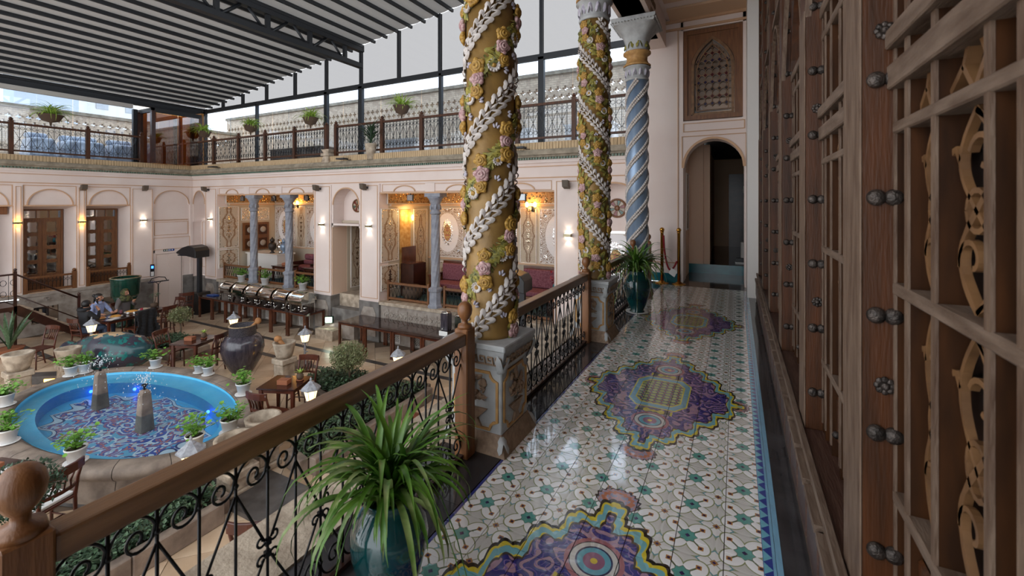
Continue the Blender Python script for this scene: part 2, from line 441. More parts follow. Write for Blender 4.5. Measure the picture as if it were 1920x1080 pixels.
    bumpto(b,Mn(rel,.25)*1.6+band*(inm*.8)+noise(pos(),9.,1.)*.6,.5,.006)
    return m
tile_m=floor_mat()

def pool_mat():
    m,nt,b=newmat('pool_mosaic'); E.nt=nt
    x,y,z=xyz(pos()); b.inputs['Roughness'].default_value=.3
    ax=Ab(x+9.45); ay=Ab(y-3.72)
    r=Sq((ax/1.98)*(ax/1.98)+(ay/1.0)*(ay/1.0))
    F=r+Ab(Sn((ax*1.0-ay*1.7)*3.6))*.16+Sn((ax+ay)*9.)*.03
    cur=noise(comb(ax,ay),2.8,.4); bd=Ab(Fr(cur*6.)-.5)
    c=mixc(bd<.09,(58,86,170),(226,232,238)); c=mixc(Ab(bd-.4)<.05,c,(206,110,92)); n4=noise(comb(ax,ay,9.),13.,.5); c=mixc(n4>.62,c,(220,226,232)); c=mixc(n4<.34,c,(200,112,96))
    n2=noise(comb(ax,ay,5.),6.,1.); c=mixc(n2>.6,c,(104,180,214)); c=mixc(n2<.36,c,(190,200,210))
    c=mixc(F>.92,c,(30,44,110)); c=mixc(Ab(F-.965)<.025,c,(214,222,230))
    base=mixc(F<1.,(84,190,238),c)
    g=Mn(Ab(rep(x,.4)),Ab(rep(y,.4))); base=mixc((g<.008)*(F>1.),base,(96,176,214))
    nt.links.new(base,b.inputs['Base Color']); return m
mosaic=pool_mat()
def water_mat():
    m=bpy.data.materials.new('water'); m.use_nodes=True; nt=m.node_tree; nt.nodes.clear(); E.nt=nt
    o=nt.nodes.new('ShaderNodeOutputMaterial'); t=nt.nodes.new('ShaderNodeBsdfTransparent'); t.inputs[0].default_value=(.86,.97,1,1)
    g=nt.nodes.new('ShaderNodeBsdfGlossy'); g.inputs['Roughness'].default_value=.03
    fr=nt.nodes.new('ShaderNodeFresnel'); fr.inputs[0].default_value=1.33
    x=nt.nodes.new('ShaderNodeMixShader'); h=noise(pos(),9.,3.); h2=noise(pos(),28.,2.)
    bp=nt.nodes.new('ShaderNodeBump'); bp.inputs['Strength'].default_value=.35; bp.inputs['Distance'].default_value=.03
    nt.links.new((h+h2*.4).k,bp.inputs['Height']); nt.links.new(bp.outputs[0],g.inputs['Normal']); nt.links.new(bp.outputs[0],fr.inputs['Normal'])
    nt.links.new((E(fr.outputs[0])*.6).k,x.inputs[0]); nt.links.new(t.outputs[0],x.inputs[1]); nt.links.new(g.outputs[0],x.inputs[2]); nt.links.new(x.outputs[0],o.inputs[0])
    return m
water_m=water_mat()
def mirror_mat(name,hw,hh,base,ara,sc=7.,kind='panel',bits=.05,thr=.13):
    """plaster panel with arabesque relief, bits of mirror along its border; local X,Z coordinates"""
    m,nt,b=newmat(name); E.nt=nt
    x,y,z=xyz(objc()); ax=Ab(x)
    edge=Mn(hw-ax,hh-Ab(z))
    cur=noise(comb(ax,z,2.),sc,.5); bd=Ab(Fr(cur*6.)-.5)
    col=mixc(bd<thr,base,ara)
    if kind=='panel':
        lob=ax/hw+Ab(z)/hh*.75+Sn(Ab(z)/hh*12.)*.09
        col=mixc(Ab(lob-.78)<.07,col,ara); col=mixc(lob>.95,col,base)
        mir=(edge<bits)*(E(voro(comb(x,z),30.).outputs['Distance'])<.42)
        med=Mn(Mn(ax/.05+Ab(z)/.1,ax/.05+Ab(Ab(z)-hh*.45)/.1),ax/.09+Ab(Ab(z)-hh*.2)/.05)
        mir=Mx(mir,med<1.)
    elif kind=='oval':
        ov=Sq((ax/(hw*.36))*(ax/(hw*.36))+(z/(hh*.55))*(z/(hh*.55)))
        field=Sq((ax/(hw*.72))*(ax/(hw*.72))+(z/(hh*.8))*(z/(hh*.8)))
        col=mixc(field<1.,col,(232,228,228))
        n3=noise(comb(ax,z,9.),16.,1.); fl=mixc(n3>.53,(190,150,96),(120,110,50)); fl=mixc(n3>.62,fl,(190,90,90))
        col=mixc(ov<.62,col,fl)
        v=E(voro(comb(x,z),24.).outputs['Distance'])
        mir=Mx((ov<1.)*(ov>.62)*(v<.55),(edge<bits)*(E(voro(comb(x,z),30.).outputs['Distance'])<.42))
        mir=Mx(mir,Sq((ax-hw*.72)*(ax-hw*.72)+(Ab(z)-hh*.75)*(Ab(z)-hh*.75))<.055)
    else:   # frieze of mirror mosaic
        v=E(voro(comb(x,z),sc*2.).outputs['Distance']); mir=(v<.4)
    nt.links.new(col,b.inputs['Base Color']); b.inputs['Roughness'].default_value=.55
    nt.links.new(mir.k,b.inputs['Metallic'])
    nt.links.new((.55-mir*.45).k,b.inputs['Roughness'])
    vb=E(voro(comb(x,z),22.).outputs['Distance'])
    bumpto(b,bd*.5+vb*(mir*1.2),.5,.02)
    return m
def brickwall_mat():
    m,nt,b=newmat('parapet_brick'); E.nt=nt
    x,y,z=xyz(pos()); row=E.op('FLOOR',z/.075)
    sx=Fr((x+y+row*.11)/.22); g=Mn(Mn(Fr(z/.075),1.-Fr(z/.075))*.075,Mn(sx,1.-sx)*.22)
    n=noise(pos(),5.,3.); c=mixc(n>.5,(214,192,166),(192,170,146)); c=mixc(g<.007,c,(168,152,136))
    nt.links.new(c,b.inputs['Base Color']); b.inputs['Roughness'].default_value=.85; return m
brickw=brickwall_mat()
# ================================================================ STRUCTURE
VZ=2.6; XL=-19.1; YB=9.6; LZ=1.19
# ---- veranda floor: slab, printed tiles, marble borders
slab=MB(); slab.box(-1.95,-3,2.3,.6,8.66,VZ-.012)
fv=struct('floor_veranda',slab,grout_d)
ts=.195; g=.0017
tm=MB(); tm.box(0,0,-.012,ts-2*g,ts-2*g,0); tm_me=mesh_of(tm,'tile',tile_m)
far=MB()
def build_tiles():
    n=0
    for j in range(-14,43):
        for i in range(7):
            x=-1.218+i*ts; y=.13+j*ts
            if y>8.3: continue
            h=rnd(0,.0006)
            if y>=.72 and n<300: inst(tm_me,'tile',fv,loc=(x+g,y+g,VZ+h)); n+=1
            else: far.box(x+g,y+g,VZ-.012,x+ts-g,y+ts-g,VZ+h)
build_tiles()
o=far.build('tile_field',tile_m,fv); o['kind']='stuff'
bd=MB(); bd.box(.147,-3,VZ-.012,.17,8.32,VZ); bd.build('border_strip',tile_m,fv)
for x0,x1 in ((.172,.30),(-1.62,-1.222)):
    y=-3.
    while y<8.3:
        L=.62 if x0>0 else .6
        q=MB(); q.box(x0,y+.001,VZ-.012,x1,min(y+L,8.33)-.001,VZ+.001); q.build('marble_slab',marble_k,fv); y+=L
q=MB(); q.box(-1.95,-3,2.30,-1.50,8.65,2.585); q.box(-1.97,-3,2.50,-1.622,8.65,VZ+.012); q.build('edge_ledge',stone_w,fv)
q=MB(); q.box(-1.22,8.335,VZ-.012,.17,10.0,VZ+.001); q.build('threshold_marble',marble_k,fv)
# veranda support wall seen from the courtyard
q=MB(); q.box(-1.85,-3,0,-1.6,9.6,2.3); struct('wall_veranda_base',q,plaster)

# ---- courtyard floor
cf=MB(); cf.box(-19.4,-7,-.2,-1.6,9.9,-.015); fc=struct('floor_courtyard',cf,grout)
PC=(-9.45,3.72); PA,PB=2.74,1.54           # pool outer half axes
def in_pool(x,y,k=1.0): return ((x-PC[0])/(PA*k))**2+((y-PC[1])/(PB*k))**2<1
def prj(x,y,z):
    t=x*_F[0]+y*_F[1]
    if t<.2: return (-999,-999,t)
    return (HX+FPX*(x*_R[0]+y*_R[1])/t,HY-FPX*(z-CZ)/t,t)
ps=.46; me_p=[]
for m in paver_m:
    q=MB(); h=ps/2-.004; q.box(-h,-h,-.015,h,h,0); me_p.append(mesh_of(q,'paver',m))
cells=[]
for i in range(-45,45):
    for j in range(-45,45):
        x=-10+(i+j)*ps*.7071; y=2+(i-j)*ps*.7071
        if x<-18.9 or x>-1.9 or y<-6.5 or y>9.4: continue
        if in_pool(x,y,.92): continue
        p=prj(x,y,0); vis=p[2]>.2 and -30<p[0]<1200 and 380<p[1]<1110
        cells.append((0 if vis else 1,p[2],x,y))
cells.sort(); rest=MB()
for k,(nv,t,x,y) in enumerate(cells):
    if k<300 and not nv: inst(random.choice(me_p),'paver',fc,M=T(x,y,rnd(-.001,.001))@RZ(PI/4))
    else: h=ps/2-.004; rest.box(-h,-h,-.015,h,h,0,random.randrange(4),T(x,y,0)@RZ(PI/4))
o=rest.build('paver_field',paver_m,fc); o['kind']='stuff'
for (x0,y0,x1,y1) in ((-5.0,-3,-4.86,8.6),(-18.5,8.25,-2.2,8.4),(-18.3,4.6,-12.9,4.75),(-12.7,7.35,-5.2,7.5)):
    q=MB(); q.box(x0,y0,-.01,x1,y1,.004); q.build('basalt_strip',basalt,fc)

# ---- trim helper : thin raised line rectangles on a wall. plane 'x' (faces +X at x) or 'y' (faces -Y at y)
def tline(mb,pl,a0,z0,a1,z1,p,w=.022,d=.014):
    for (b0,c0,b1,c1) in ((a0,z0,a1,z0+w),(a0,z1-w,a1,z1),(a0,z0+w,a0+w,z1-w),(a1-w,z0+w,a1,z1-w)):
        if pl=='x': mb.box(p,b0,c0,p+d,b1,c1)
        else: mb.box(b0,p-d,c0,b1,p,c1)
def archpts(a0,a1,zs,rise,n=16): return arc((a0+a1)/2,zs,(a1-a0)/2,rise,PI,0,n)
def spandrel(mb,pl,a0,a1,o0,o1,z0,zs,rise,z1,p0,p1,m=0):
    poly=[(a0,z0),(o0,z0)]+archpts(o0,o1,zs,rise)+[(o1,z0),(a1,z0),(a1,z1),(a0,z1)]
    mb.prism(poly,p0,p1,pl,m)
def archline(mb,pl,o0,o1,zs,rise,p,w=.03,d=.016):
    mb.ribbon(archpts(o0,o1,zs,rise,20),w,p if pl=='x' else p-d,p+d if pl=='x' else p,pl)

# ================================================================ LEFT WALL  (faces +X at x=-19.1)
wl=sroot('wall_left'); 
def wpart(name,mb,m=plaster,parent=None): return mb.build(name,m,parent or wl)
bays=[(3.55,4.79),(4.97,6.2),(6.4,7.62)]
tl=MB()
pil=[(3.30,3.55),(4.79,4.97),(6.2,6.4),(7.62,8.28)]
q=MB(); q.box(XL-.6,-7,0,XL,3.30,5.0); wpart('wall_panel',q)
for a,b in pil:
    q=MB(); q.box(XL-.62,a,1.3,XL+.03,b,4.62); wpart('pilaster',q); tline(tl,'x',a+.03,1.36,b-.03,4.56,XL+.03,.014)
for a,b in bays:
    q=MB(); q.box(XL-.6,a,3.98,XL-.05,b,4.62); spandrel(q,'x',a,b,a+.1,b-.1,3.98,3.99,.5,4.62,XL-.06,XL)
    wpart('arch_panel',q); archline(tl,'x',a+.1,b-.1,3.99,.5,XL); tline(tl,'x',a+.02,3.98,b-.02,4.6,XL,.018)
    q=MB(); q.box(XL-.68,a,1.3,XL-.62,b,4.0); wpart('recess_back',q)
    q=MB(); q.add([(XL,a,3.98),(XL,b,3.98),(XL-.62,b,3.84),(XL-.62,a,3.84)],[(0,1,2,3)]); wpart('recess_soffit',q)
    # splayed side
    q=MB(); q.prism([(XL,b),(XL-.62,b),(XL-.62,b-.15)],1.3,3.98,'z'); wpart('recess_reveal',q)
    tline(tl,'x',a,1.3,b,3.98,XL+.0,.02)
# closed bay with lift
a,b=8.28,9.5
q=MB(); q.box(XL-.6,a,0,XL-.06,b,4.62); spandrel(q,'x',a,b,a+.04,b-.04,3.98,4.02,.5,4.62,XL-.07,XL); q.box(XL-.07,a,2.75,XL-.03,b,3.38)
q.box(XL-.07,a,2.2,XL,b,2.78); q.box(XL-.07,a,0,XL,a+.06,2.3); q.box(XL-.07,9.22,0,XL,b,2.3)
wpart('lift_bay',q); archline(tl,'x',a+.04,b-.04,4.02,.5,XL,.026); tline(tl,'x',a+.05,2.84,b-.05,3.34,XL-.03,.016); tline(tl,'x',a+.05,3.38,b-.05,3.42,XL-.05,.016); tline(tl,'x',a+.02,2.3,b-.0,2.75,XL,.016)
q=MB(); q.box(XL-.6,9.5,0,XL+.03,9.6,5.0); q.box(XL-.6,9.6,0,XL,10.3,5.0); wpart('corner_strip',q)
q=MB(); q.box(XL-.6,3.3,4.62,XL+.02,9.6,5.02); wpart('frieze',q)
tl.box(XL+.02,-7,4.66,XL+.035,9.6,4.685); tl.box(XL+.02,-7,4.93,XL+.035,9.6,4.95)
wpart('trim_line',tl,trimline)
# stone plinth with carved band and vents
q=MB(); q.box(XL-.6,-7,0,XL+.02,8.28,1.05); q.box(XL-.62,-7,1.2,XL+.06,8.28,1.3); wpart('stone_plinth',q,stone)
def carved_strip(pl,a0,a1,z0,z1,p,parent):
    q=MB(); n=int((a1-a0)/.34)
    q.box(p-.04,a0,z0,p,a1,z1) if pl=='x' else q.box(a0,p,z0,a1,p+.04,z1)
    for i in range(n):
        c=a0+(i+.5)*(a1-a0)/n; zc=(z0+z1)/2; r=(z1-z0)*.42
        for sg in (1,-1):
            sp=[(c+sg*x0,zc+z_) for x0,z_ in spiral(r*.55,0,r*.62,r*.12,PI,-2.6*PI/2,14)]
            q.ribbon(sp,.022,p if pl=='x' else p-.02,p+.02 if pl=='x' else p,pl)
        q.ribbon([(c,zc-r),(c,zc+r)],.03,p if pl=='x' else p-.018,p+.018 if pl=='x' else p,pl)
    return q.build('carved_frieze',stone,parent)
carved_strip('x',4.9,7.6,1.0,1.195,XL+.035,wl)
for a in (5.15,6.6):
    q=MB(); q.box(XL+.0,a,.35,XL+.025,a+.6,.85); q.build('basement_vent',glass_d,wl)
q=MB(); q.box(XL-.02,7.62,0,XL+.05,8.28,1.25); q.box(XL-.02,9.24,0,XL+.04,9.6,1.25); wpart('stone_base',q,stone_d)
# doors in the recesses
def left_door(n,y0,y1):
    r=sroot('door_%d'%n); X=XL-.6; w=y1-y0; zt=3.86; zb=1.32; zl=3.52
    fr=MB(); fr.box(X,y0,zb,X+.06,y0+.05,zt); fr.box(X,y1-.05,zb,X+.06,y1,zt); fr.box(X,y0+.05,zt-.05,X+.06,y1-.05,zt); fr.box(X,y0+.05,zl,X+.06,y1-.05,zl+.06)
    fr.build('frame',wood_door,r)
    for k in range(3):
        a=y0+.05+k*(w-.1)/3; q=MB(); q.box(X,a,zl+.06,X+.05,a+.025,zt-.05); q.build('transom_bar',wood_door,r)
        q=MB(); q.box(X+.015,a+.025,zl+.06,X+.02,a+(w-.1)/3,zt-.05); q.build('pane',glass_d,r)
    for k in range(2):
        a=y0+.05+k*(w-.1)/2; b=a+(w-.1)/2
        lf=MB(); st=.085; lf.box(X+.01,a+.003,zb,X+.05,a+st,zl); lf.box(X+.01,b-st,zb,X+.05,b-.003,zl)
        zs=[zb,zb+.45]+[zb+.45+i*(zl-zb-.45)/4 for i in (1,2,3,4)]
        lf.box(X+.01,a+st,zb,X+.05,b-st,zb+.10); lf.box(X+.01,a+st,zb+.1,X+.03,b-st,zb+.4)
        for zz in zs[1:]: lf.box(X+.01,a+st,zz-.05,X+.05,b-st,zz+.03 if zz<zl-.01 else zl)
        leaf=lf.build('door_leaf',wood_door,r)
        for i in range(4):
            z0=zs[i+1]+.03; z1=zs[i+2]-.05; q=MB(); q.box(X+.02,a+st,z0,X+.026,b-st,z1); q.build('pane',glass_d,leaf)
            q=MB(); ya,yb=a+st,b-st                         # scalloped inner rim
            for (e0,e1,zz,s) in ((ya,yb,z0,1),(ya,yb,z1,-1)):
                poly=[(e0,zz)]+[(e0+(e1-e0)*t/12,zz+s*(.016+.014*abs(math.cos(t/12*PI*2)))) for t in range(13)]+[(e1,zz)]
                q.prism(poly,X+.03,X+.05,'x')
            for (yy,s) in ((ya,1),(yb,-1)):
                poly=[(yy,z0)]+[(yy+s*(.014+.014*abs(math.cos(t/12*PI*2))),z0+(z1-z0)*t/12) for t in range(13)]+[(yy,z1)]
                q.prism(poly,X+.03,X+.05,'x')
            q.build('scalloped_rim',fret_m,leaf)
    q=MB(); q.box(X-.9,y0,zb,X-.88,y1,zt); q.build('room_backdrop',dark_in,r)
    return r
left_door(1,5.07,6.03); left_door(2,6.5,7.44); left_door(3,3.66,4.6)
# lift doors
r=sroot('door_4')
for k in range(2):
    q=MB(); a=8.36+k*.43; q.box(XL-.05,a,.02,XL-.03+.01*k,a+.425,2.14); q.build('lift_door_panel',lift_m,r)
q=MB(); q.box(XL-.05,8.33,0,XL+.015,8.36,2.2); q.box(XL-.05,9.22,0,XL+.015,9.25,2.2); q.box(XL-.05,8.36,2.15,XL+.015,9.22,2.2); q.build('frame',lift_m,r)

# ================================================================ BACK WALL (faces -Y at y=9.6)
wb=sroot('wall_back')
def bpart(name,mb,m=plaster): return mb.build(name,m,wb)
bt=MB()
pils=[(-18.18,-17.41),(-12.05,-11.27),(-10.04,-9.27),(-3.8,-3.15)]
for a,b in pils:
    q=MB(); q.box(a,YB-.03,1.15,b,YB+.35,4.62); bpart('pilaster',q); tline(bt,'y',a+.05,1.25,b-.05,4.58,YB-.03,.016)
    q=MB(); q.box(a-.01,YB-.05,0,b+.01,YB+.35,1.16); bpart('pilaster_base',q,stone_d)
    q=MB(); q.prism([(a+.1,.15),(b-.1,.15),(b-.1,.8),(b-.2,1.0),(a+.2,1.0),(a+.1,.8)],YB-.07,YB-.04,'y'); bpart('carved_panel',q,stone)
alc=[(-17.41,-12.05),(-9.27,-3.8)]
for a,b in alc:
    q=MB(); q.box(a,YB+.02,4.36,b,YB+.3,4.62); bpart('lintel',q)
    n=3; w=(b-a)/n
    for i in range(n):
        c0=a+i*w+.28; c1=a+(i+1)*w-.28
        tline(bt,'y',c0-.2,4.38,c1+.2,4.60,YB+.02,.014); archline(bt,'y',c0+.25,c1-.25,4.38,.17,YB+.02,.03,.03)
        q=MB(); q.box(a+i*w-.16 if i else a,YB-.01,4.37,a+i*w+.16 if i else a+.02,YB+.02,4.61); bpart('frieze_block',q)
    bt.box(a,YB-.0,4.33,b,YB+.32,4.37)
    # plinth / ledge in front of alcove
    q=MB(); q.box(a,YB+.03,0,b,YB+.3,1.1); bpart('alcove_plinth',q,stone)
    q=MB(); q.box(a-.01,YB-.05,1.1,b+.01,YB+.36,LZ); bpart('ledge',q,stone_w)
    carved_strip('y',a+.15,b-.15,.62,1.02,YB+.015,wb)
    for i in range(6):
        c=a+.5+i*(b-a-1)/5
        q=MB(); q.box(c-.26,YB+.0,.08,c-.23,YB+.03,.56); q.box(c+.23,YB+.0,.08,c+.26,YB+.03,.56); q.box(c-.26,YB+.0,.53,c+.26,YB+.03,.56); q.box(c-.26,YB+.0,.05,c+.26,YB+.03,.08)
        for t in range(-7,8):
            for s in (1,-1):
                x0,z0=c+t*.07-.24,.08; x1,z1=c+t*.07+.24,.53
                pts=[(x0,z0),(x1,z1)] if s>0 else [(x0,z1),(x1,z0)]
                # clip to frame
                (xa,za),(xb,zb)=pts; 
                def at(xx): return za+(zb-za)*(xx-xa)/(xb-xa)
                l,rr=max(xa,c-.23),min(xb,c+.23)
                if rr-l>.03: q.ribbon([(l,at(l)),(rr,at(rr))],.016,YB+.004,YB+.022,'y')
        bpart('lattice_vent',q,white_m)
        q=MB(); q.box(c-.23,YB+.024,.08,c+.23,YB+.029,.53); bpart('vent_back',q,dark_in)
# niches
niches=[(-19.1,-18.18),(-11.27,-10.04),(-3.15,-1.72)]
for i,(a,b) in enumerate(niches):
    q=MB(); spandrel(q,'y',a,b,a+.06,b-.06,3.3,4.0,.52,4.62,YB,YB+.45); bpart('niche_arch',q)
    archline(bt,'y',a+.06,b-.06,4.0,.52,YB,.035,.02)
    q=MB(); q.box(a+.06,YB+.42,3.42,b-.06,YB+.48,4.6); bpart('tympanum',q)
    if i!=1:
        q=MB(); q.box(a,YB+.3,LZ,b,YB+.38,3.36); bpart('niche_back',q); tline(bt,'y',a+.1,1.5,b-.1,3.3,YB+.3,.016)
        q=MB(); q.box(a,YB+.02,0,b,YB+.38,1.15); bpart('niche_base',q,stone_d)
    else:
        q=MB(); q.box(a,YB+.0,LZ,a+.02,YB+.58,3.42); bpart('reveal',q,plaster_peach)
        q=MB(); q.box(b-.02,YB+.0,LZ,b,YB+.58,3.42); bpart('reveal',q,plaster_peach)
        q=MB(); q.box(a,YB-.0,3.36,b,YB+.48,3.42); bpart('door_head',q)
        q=MB(); q.box(a,YB+.3,0,b,YB+2.3,LZ); bpart('passage_floor',q,stone_w)
        q=MB(); q.box(a,YB-.25,0,b,YB+.3,.42); bpart('step',q,stone); q=MB(); q.box(a,YB-.0,.42,b,YB+.3,.8); bpart('step',q,stone_d)
        q=MB(); q.box(a+.02,YB-.62,.0,a+.75,YB-.25,.3); bpart('step',q,stone_w)
q=MB(); q.box(XL,YB+.0,4.62,-1.65,YB+.35,5.02); bpart('frieze',q)
bt.box(XL,YB-.016,4.66,-1.65,YB,4.685); bt.box(XL,YB-.016,4.93,-1.65,YB,4.95)
bpart('trim_line',bt,trimline)
# alcove rooms
rooms=[(-17.41,-12.05,'alcove_tea'),(-9.27,-3.8,'alcove_lounge')]
YR=11.9
for k,(a,b,nm) in enumerate(rooms):
    r=sroot('wall_'+nm)
    q=MB(); q.box(a,YR,LZ,b,YR+.1,4.6); q.build('back_wall',cream,r)
    q=MB(); q.box(a-.1,YB+.35,LZ,a,YR+.1,4.6); q.build('side_wall',cream,r)
    q=MB(); q.box(b,YB+.35,LZ,b+.1,YR+.1,4.6); q.build('side_wall',cream,r)
    q=MB(); q.box(a-.1,YB+.3,4.5,b+.1,YR+.1,4.62); q.build('alcove_ceiling',cream,r)
    q=MB(); q.box(a-.1,YB+.3,LZ-.1,b+.1,YR+.1,LZ); q.build('alcove_floor',tealfl,r)
    # cornice inside
    q=MB(); q.box(a,YR-.08,3.96,b,YR,4.02); q.box(a,YB+.4,3.96,a+.08,YR,4.02); q.box(a,YR-.05,2.2,b,YR,2.25); q.build('inner_cornice',plaster_tan,r)
mm_big=mirror_mat('mirror_panel_tall',.36,.78,(190,178,162),(140,110,84),7.)
mm_low=mirror_mat('mirror_panel_low',.36,.34,(190,176,158),(140,108,80),8.)
mm_oval=mirror_mat('mirror_panel_oval',.62,.80,(204,196,190),(136,110,88),7.,'oval')
mm_strip=mirror_mat('mirror_strip',.26,.82,(188,172,150),(132,104,80),9.,'panel',.02)
mm_fz=mirror_mat('mirror_frieze',9,9,(170,136,94),(140,106,68),6.,'frieze')
mm_fz2=mirror_mat('mirror_frieze_small',9,9,(206,200,190),(150,130,110),11.,'frieze')
def panel(parent,c,hw,hh,m,rz=0,name='mirror_panel'):
    q=MB(); q.box(-hw,-.012,-hh,hw,.012,hh); o=q.build(name,m,parent,loc=c,rz=rz)
    f=MB()
    for s in (1,-1): f.box(s*hw-.012,-.02,-hh-.012,s*hw+.012,.012,hh+.012); f.box(-hw,-.02,s*hh-.012,hw,.012,s*hh+.012)
    f.build('panel_moulding',white_m,parent,loc=c,rz=rz); return o
R1=bpy.data.objects['wall_alcove_tea']; R2=bpy.data.objects['wall_alcove_lounge']
panel(R1,(-17.39,10.0,3.12),.36,.78,mm_big,PI/2); panel(R1,(-17.39,10.0,1.92),.36,.34,mm_low,PI/2)
panel(R1,(-17.39,11.05,3.6),.56,.24,mm_fz2,PI/2); panel(R1,(-17.39,10.9,4.24),1.0,.2,mm_fz,PI/2)
panel(R1,(-14.7,YR-.01,4.24),2.6,.2,mm_fz)
for c in (-16.7,-14.75,-12.8): panel(R1,(c,YR-.01,3.08),.62,.80,mm_oval)
for c in (-15.72,-13.77): panel(R1,(c,YR-.01,3.08),.26,.82,mm_strip)
panel(R2,(-9.25,10.0,3.10),.36,.78,mm_big,PI/2); panel(R2,(-9.25,10.0,1.84),.36,.36,mm_low,PI/2)
panel(R2,(-9.25,11.42,2.8),.33,1.05,mm_strip,PI/2); panel(R2,(-9.25,10.9,4.24),1.0,.2,mm_fz,PI/2)
panel(R2,(-6.55,YR-.01,4.24),2.6,.2,mm_fz)
for c in (-8.5,-6.55,-4.55): panel(R2,(c,YR-.01,3.08),.62,.80,mm_oval)
for c in (-7.52,-5.55): panel(R2,(c,YR-.01,3.08),.26,.82,mm_strip)
for c in (-8.5,-6.55,-4.55): panel(R2,(c,YR-.01,1.75),.62,.36,mm_low)
# lit yellow niche on the lounge's left wall
q=MB(); q.box(-9.27,10.44,1.6,-9.255,10.94,3.85); q.build('yellow_niche',mat('niche_yellow',(214,178,120),.7,col2=(190,140,70),vs=9),R2)
# wooden shutters in the tea alcove
sh=sroot('window_1')
for k in range(2):
    q=MB(); a=10.52+k*.54; q.box(-17.4,a,2.15,-17.34,a+.53,3.26); o=q.build('shutter',wood_door,sh)
    for z in (2.42,2.97):
        q=MB(); q.box(-17.345,a+.09,z-.2,-17.325,a+.44,z+.2); p=q.build('carved_square',wood,o)
        q=MB(); q.lathe([(.12,0),(.12,.012),(.06,.02)],16,M=T(-17.325,a+.265,z)@RY(PI/2)); q.build('rosette',stone,o)
# passage behind niche B
pr=sroot('wall_passage')
q=MB(); q.box(-11.27,YB+2.3,LZ,-10.04,YB+2.4,3.5); q.build('back_wall',cream,pr)
q=MB(); q.box(-11.3,YB+.58,LZ,-11.24,YB+2.4,3.5); q.build('side_wall',cream,pr)
q=MB(); q.box(-10.07,YB+.58,LZ,-10.0,YB+2.4,3.5); q.build('side_wall',cream,pr)
panel(pr,(-11.22,YB+.98,2.4),.26,1.1,mm_strip,PI/2); panel(pr,(-10.6,YB+2.28,2.7),.55,.75,mm_oval)
q=MB(); q.box(-11.3,YB+.35,3.42,-10.0,YB+2.4,3.5); q.build('passage_ceiling',cream,pr)
# round windows
def round_window(n,x,y,z,r):
    o=sroot('window_%d'%n); R=RX(PI/2)
    q=MB(); k=24; pts=[(r*math.cos(2*PI*i/k),r*math.sin(2*PI*i/k)) for i in range(k+1)]
    q.tube([(a,0,b) for a,b in pts[:-1]],.025,6,closed=True,M=T(x,y-.015,z)); q.build('round_frame',wood_door,o)
    cols=[(120,40,40),(176,160,140),(60,96,84),(176,160,140)]
    for i in range(12):
        a0,a1=2*PI*i/12,2*PI*(i+1)/12
        q=MB(); q.prism([(x+.06*math.cos(a0),z+.06*math.sin(a0)),(x+r*math.cos(a0),z+r*math.sin(a0)),(x+r*math.cos((a0+a1)/2),z+r*math.sin((a0+a1)/2)),(x+r*math.cos(a1),z+r*math.sin(a1)),(x+.06*math.cos(a1),z+.06*math.sin(a1))],y-.012,y-.004,'y')
        q.build('stained_pane',rw_m[(i//1)%4],o)
    q=MB()
    for i in range(12):
        a=2*PI*i/12; q.ribbon([(x+.05*math.cos(a),z+.05*math.sin(a)),(x+r*math.cos(a),z+r*math.sin(a))],.014,y-.02,y-.002,'y')
    q.lathe([(.06,0),(.06,.025),(.02,.03)],14,M=T(x,y,z)@RX(PI/2)); q.build('spokes',wood_door,o)
rw_m=[mat('rw%d'%i,c,.2) for i,c in enumerate([(120,40,40),(176,160,140),(60,96,84),(150,130,110)])]
round_window(2,-10.6,YB+.415,3.97,.19); round_window(3,-2.43,YB+.415,3.95,.2); round_window(4,-18.64,YB+.415,3.97,.19)
# panel in niche C
panel(wb,(-2.43,YB+.28,2.75),.5,.62,mm_oval)

# ================================================================ CORNICE + TERRACE EDGE
def cornice(pl,a0,a1,p,s):
    r=sroot('trim_1' if pl=='x' else 'trim_2')
    def bx(q,d,z0,z1,m=0):
        if pl=='x': q.box(p-.6,a0,z0,p+d,a1,z1,m)
        else: q.box(a0,p-d,z0,a1,p+.6,z1,m)
    q=MB(); bx(q,.05,5.02,5.10); q.build('plaster_moulding',plaster,r)
    q=MB(); n=int((a1-a0)/.07)
    for i in range(n):
        c=a0+(i+.5)*.07
        if pl=='x': q.box(p+.05,c-.022,5.10,p+.1,c+.022,5.15)
        else: q.box(c-.022,p-.1,5.10,c+.022,p-.05,5.15)
    o=q.build('bead_row',bead_t,r); o['kind']='stuff'
    q=MB(); bx(q,.07,5.10,5.15); q.build('bead_back',cornice_m,r)
    q=MB(); bx(q,.13,5.15,5.20); bx(q,.2,5.20,5.29); bx(q,.16,5.29,5.33); q.build('stone_cornice',cornice_m,r)
    q=MB(); bx(q,.10,5.33,5.50); q.build('brick_course_backing',cornice_m,r)
    q=MB(); n=int((a1-a0)/.075)
    for i in range(n):
        c=a0+(i+.5)*.075
        if pl=='x': q.box(p+.1,c-.033,5.335,p+.125,c+.033,5.5)
        else: q.box(c-.033,p-.125,5.335,c+.033,p-.1,5.5)
    o=q.build('soldier_brick_course',brickband,r); o['kind']='stuff'
cornice('x',-7,9.6,XL,1); cornice('y',XL,-1.65,YB,1)
q=MB(); q.box(-26,-7,5.3,XL+.1,16,5.5); q.box(XL+.1,YB-.1,5.3,-1.2,16,5.5); struct('floor_terrace',q,stone_w)
